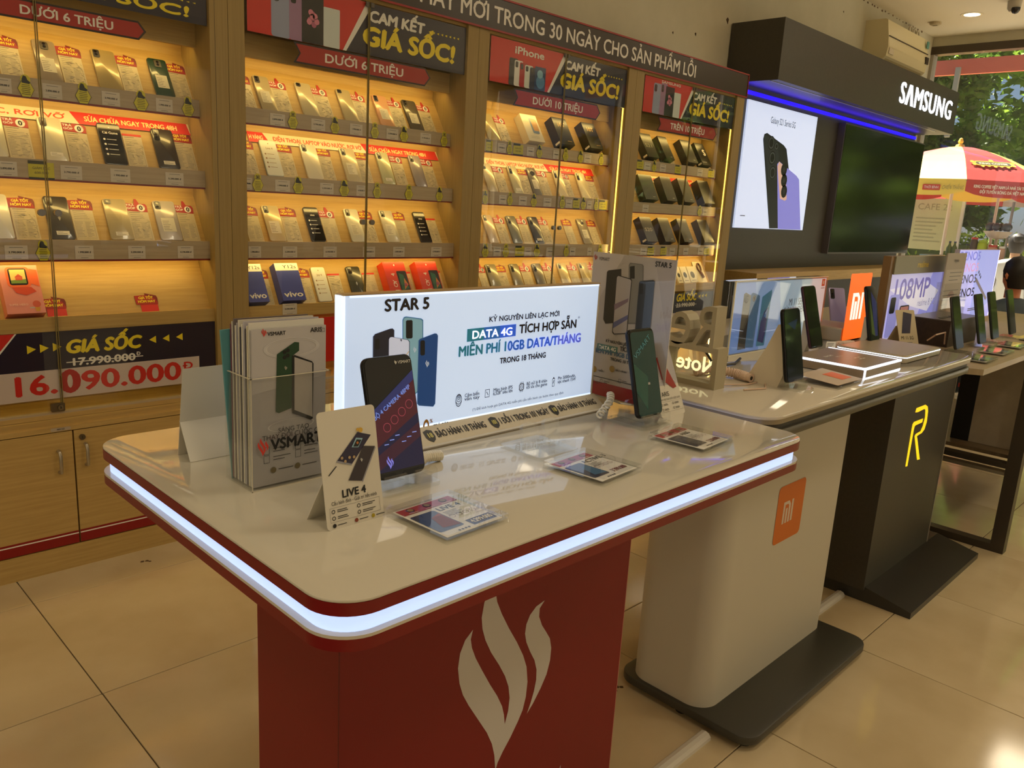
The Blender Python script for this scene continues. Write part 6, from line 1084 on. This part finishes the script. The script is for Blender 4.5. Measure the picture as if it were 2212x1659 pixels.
B().tube([(0, 0, 0), (0, 0, UT)], .022, M((226, 214, 196), .5), 10).build('pole', t); B().lathe([(.07, -.02), (.05, .02), (.02, .03), (.035, .06), (.02, .1), (.004, .11)], (0, 0, UT), M((240, 206, 90), .5), 12).build('finial', t)
for k in range(8): a = th0+k*PI/4; B().tube([up(a, f)+Vector((0, 0, -.015)) for f in (0, .5, 1)], .007, GREY, 6).build('rib', t)
# second parasol behind, grey and red valance seen from its back
t = thing('parasol', 'second grey and red parasol with reversed lettering farther behind', 'parasol', (15.4, 3.7, 0)); b = B()
for k in range(8): a0 = k*PI/4+.35; a1 = a0+PI/4; bb = B(); P0 = [Vector((1.5*math.cos(a), 1.5*math.sin(a), 1.95)) for a in (a0, a1)]; bb.add([Vector((0, 0, 2.3)), P0[0], P0[1]], [(0, 1, 2)], M((176, 168, 160), .6) if k % 2 else M((196, 70, 60), .6)); bb.add([P0[0], P0[1], P0[1]-Vector((0, 0, .22)), P0[0]-Vector((0, 0, .22))], [(0, 1, 2, 3)], M((186, 176, 166), .6) if k % 2 else M((206, 76, 66), .6)); bb.build('canopy_panel', t)
B().tube([(0, 0, 0), (0, 0, 2.3)], .022, GREY, 8).build('pole', t)
b = B(); b.text('Hotline: 1800 6601', 0, 0, .09, PAPER, 1, w=1.0, bold=.04); b.build('valance_lettering', t, (-1.33, .75, 1.79), (0, 0, PI/2))
# thin second pole of the cart
tag(B().tube([(12, 3.07, 0), (12, 3.07, 1.95)], .018, M((214, 196, 176), .5), 8).build('cart_pole'), 'thin pale pole rising beside the drinks cart', 'pole')
# drinks cart and what stands on it
t = thing('drinks_cart', 'street drinks cart with grey counter under the red and yellow parasol', 'cart', (11.6, 3.1, 0))
B().box(-.3, .3, -.75, .1, .1, .88, M((150, 140, 130), .5)).build('cabinet', t); B().box(-.34, .34, -.8, .13, .88, .92, M((176, 168, 150), .4)).build('worktop', t)
for y in (-.6, .0): B().cyl((-.2, y-.02, .1), (-.2, y+.02, .1), .1, BLACK).build('wheel', t)
def bottle(lab, x, y, r, h, col, cap, z=.92):
    tt = thing('bottle', lab, 'bottle', (x, y, z), 0, 'bottles on the drinks cart'); B().lathe([(r*.9, 0), (r, .01), (r, h*.6), (r*.4, h*.85), (r*.36, h)], (0, 0, 0), M(col, .25), 12).build('body', tt, smooth=True); B().lathe([(r*.42, h), (r*.42, h*1.1)], (0, 0, 0), M(cap, .4), 10).build('cap', tt)
for n, (px, py, col) in enumerate(((2047, 555, (90, 110, 40)), (2058, 555, (84, 104, 36)), (2084, 560, (80, 96, 30)))): p = at_x(px, py, 11.45); bottle('green tea bottle with blue cap, %s of three by the cart' % ORD[n], 11.45, p.y, .035, .17, col, (40, 44, 90), .94 if n < 2 else .92)
def jar(lab, px, r, h, col, lid): p = at_x(px, 560, 11.45); tt = thing('jar', lab, 'jar', (11.45, p.y, .92), 0, 'jars on the drinks cart'); B().lathe([(r*.8, 0), (r, h*.3), (r*.95, h*.9), (r*.7, h)], (0, 0, 0), M(col, .35), 14).build('body', tt, smooth=True); B().lathe([(r*.85, h), (r*.85, h+.025)], (0, 0, 0), M(lid, .4), 14).build('lid', tt)
jar('lime green plastic jug on the drinks cart', 2117, .06, .22, (170, 190, 30), (150, 176, 30)); jar('peach coloured jar with red lid on the cart', 2140, .06, .17, (206, 150, 120), (190, 40, 36)); jar('dark coffee jar with red lid on the cart', 2098, .045, .25, (70, 48, 34), (196, 50, 40)); jar('peach syrup bottle at the right of the cart', 2160, .04, .16, (206, 160, 130), (226, 220, 206))
p = at_x(2150, 500, 11.5); t = thing('steel_basket', 'pale basket of dark fruit raised above the drinks cart jars', 'basket', (11.62, p.y, .925)); B().lathe([(.02, 0), (.02, .26), (.1, .28), (.17, .36)], (0, 0, 0), M((196, 176, 150), .5), 16).build('bowl', t); 
for k in range(6): tag(B().lathe([(.01, -.05), (.04, -.03), (.05, 0), (.04, .03), (.01, .05)], (0, 0, 0), M((40, 40, 34), .4), 10).build('dark_fruit', None, (11.62+.105*math.cos(k*1.047), p.y+.105*math.sin(k*1.047), .925+.415), smooth=True), 'dark round fruit heaped in the raised basket on the cart', 'fruit', 'dark fruit in the cart basket')
p = at_x(2012, 560, 11.3); t = thing('cool_box', 'blue cool box beside the drinks cart', 'cool box', (11.45, 3.46, .6)); B().box(-.2, .2, -.2, .2, 0, .3, M((70, 100, 116), .5)).build('body', t); B().box(-.21, .21, -.21, .21, .3, .34, M((110, 140, 150), .5)).build('lid', t); B().box(-.2, .2, -.2, .2, -.58, -.001, M((120, 40, 36), .6)).build('crate', t)
tb = thing('menu_board', 'tall pale menu board with steel frame behind the cart', 'board', (13.35, 4.3, 0)); B().box(0, .03, -.42, .42, .95, 1.72, M((176, 176, 130), .5)).build('board', tb)
for y in (-.44, .44): B().box(-.01, .04, y-.02, y+.02, 0, 1.8, M((196, 190, 180), .4)).build('frame_post', tb)
b = B(); b.text('CAFE 22', -.2, .6, .09, M((140, 140, 100), .5), 1, w=.5); b.lines(-.2, .25, .5, .1, 7, M((150, 150, 110), .5), 1, .02); b.build('lettering', tb, (-.002, 0, .95), (0, 0, -PI/2))
tag(B().box(13.4, 13.5, 4.8, 5.7, 0, 1.98, M((170, 60, 50), .6)).build('red_booth'), 'dull red booth panel behind the left end of the cart', 'booth')
# people
def person(label, loc, rz, shirt, hair, skin=(196, 150, 116), bun=False, seat=.45):
    t = thing('person', label, 'person', loc, rz)
    me = bpy.data.meshes.new('body'); P_ = [(0, 0, seat+.05), (0, .02, seat+.25), (0, .04, seat+.46), (0, .02, seat+.56), (.17, .03, seat+.47), (.22, -.06, seat+.2), (.14, -.28, seat+.16), (-.17, .03, seat+.47), (-.22, -.06, seat+.2), (-.14, -.28, seat+.16), (.1, -.02, seat+.04), (.12, -.42, seat+.05), (.12, -.44, .06), (.12, -.54, .04), (-.1, -.02, seat+.04), (-.12, -.42, seat+.05), (-.12, -.44, .06), (-.12, -.54, .04)]
    E_ = [(0, 1), (1, 2), (2, 3), (2, 4), (4, 5), (5, 6), (2, 7), (7, 8), (8, 9), (0, 10), (10, 11), (11, 12), (12, 13), (0, 14), (14, 15), (15, 16), (16, 17)]; R2 = [.15, .14, .13, .055, .075, .05, .035, .075, .05, .035, .1, .075, .045, .04, .1, .075, .045, .04]
    me.from_pydata(P_, E_, []); ob = put('body', me, t); me.materials.append(M(shirt, .7)); ob.modifiers.new('skin', 'SKIN'); 
    for v, r in zip(me.skin_vertices[0].data, R2): v.radius = (r, r*.8)
    me.skin_vertices[0].data[0].use_root = True; s = ob.modifiers.new('sub', 'SUBSURF'); s.levels = s.render_levels = 2
    hd = B(); hd.lathe([(.02, -.12), (.05, -.105), (.072, -.06), (.08, 0), (.078, .05), (.055, .095), (.01, .112)], (0, 0, 0), M(skin, .5), 18)
    hd.cyl((0, .0, -.17), (0, .0, -.08), .05, M(skin, .5)); hd.lathe([(.004, -.02), (.014, -.01), (.01, .02), (.003, .03)], (0, -.084, -.015), M(skin, .5), 8)
    for sx in (-1, 1): hd.lathe([(.004, -.028), (.016, 0), (.004, .03)], (sx*.082, .01, -.01), M(skin, .5), 8); hd.lathe([(.003, -.008), (.01, 0), (.003, .008)], (sx*.03, -.074, .012), BLACK, 8)
    hd.box(-.022, .022, -.078, -.07, -.058, -.05, M((150, 80, 70), .5)); hd.build('head', t, (0, 0, seat+.72), smooth=True)
    hr = B().lathe([(.084, -.03), (.094, .02), (.086, .075), (.05, .115), (.005, .128)], (0, .016, 0), M(hair, .5), 18)
    hr.lathe([(.06, -.1), (.085, -.04), (.088, .0)], (0, .03, 0), M(hair, .5), 14)
    if bun: hr.lathe([(.01, -.05), (.045, -.03), (.055, 0), (.045, .03), (.01, .05)], (0, .1, .06), M(hair, .5), 12)
    hr.build('hair', t, (0, 0, seat+.72), smooth=True)
    st_ = thing('stool', 'low stool under the ' + label.split(' ', 1)[1].split(' with')[0], 'stool', loc, rz); B().box(-.17, .17, -.15, .17, seat-.13, seat-.1, M((150, 40, 40), .5)).build('seat', st_)
    for sx in (-1, 1):
        for sy in (-.12, .14): B().cyl((sx*.14, sy, 0), (sx*.14, sy, seat-.13), .018, M((150, 40, 40), .5), seg=8).build('leg', st_)
p = at_x(2194, 520, 10.7); person('person in a white shirt with dark hair in a bun sitting by the cart', (10.7, p.y-.02, -.02), 1.9, (232, 230, 226), (34, 28, 26), bun=True, seat=p.z-.74)
p = at_x(2195, 592, 6.5); person('person with short dark hair sitting low beyond the pale violet poster', (6.5, p.y, 0), 2.6, (60, 74, 84), (26, 22, 20), (206, 130, 92), seat=.28)
bpy.data.objects.remove(_cuo); bpy.data.curves.remove(_cu)
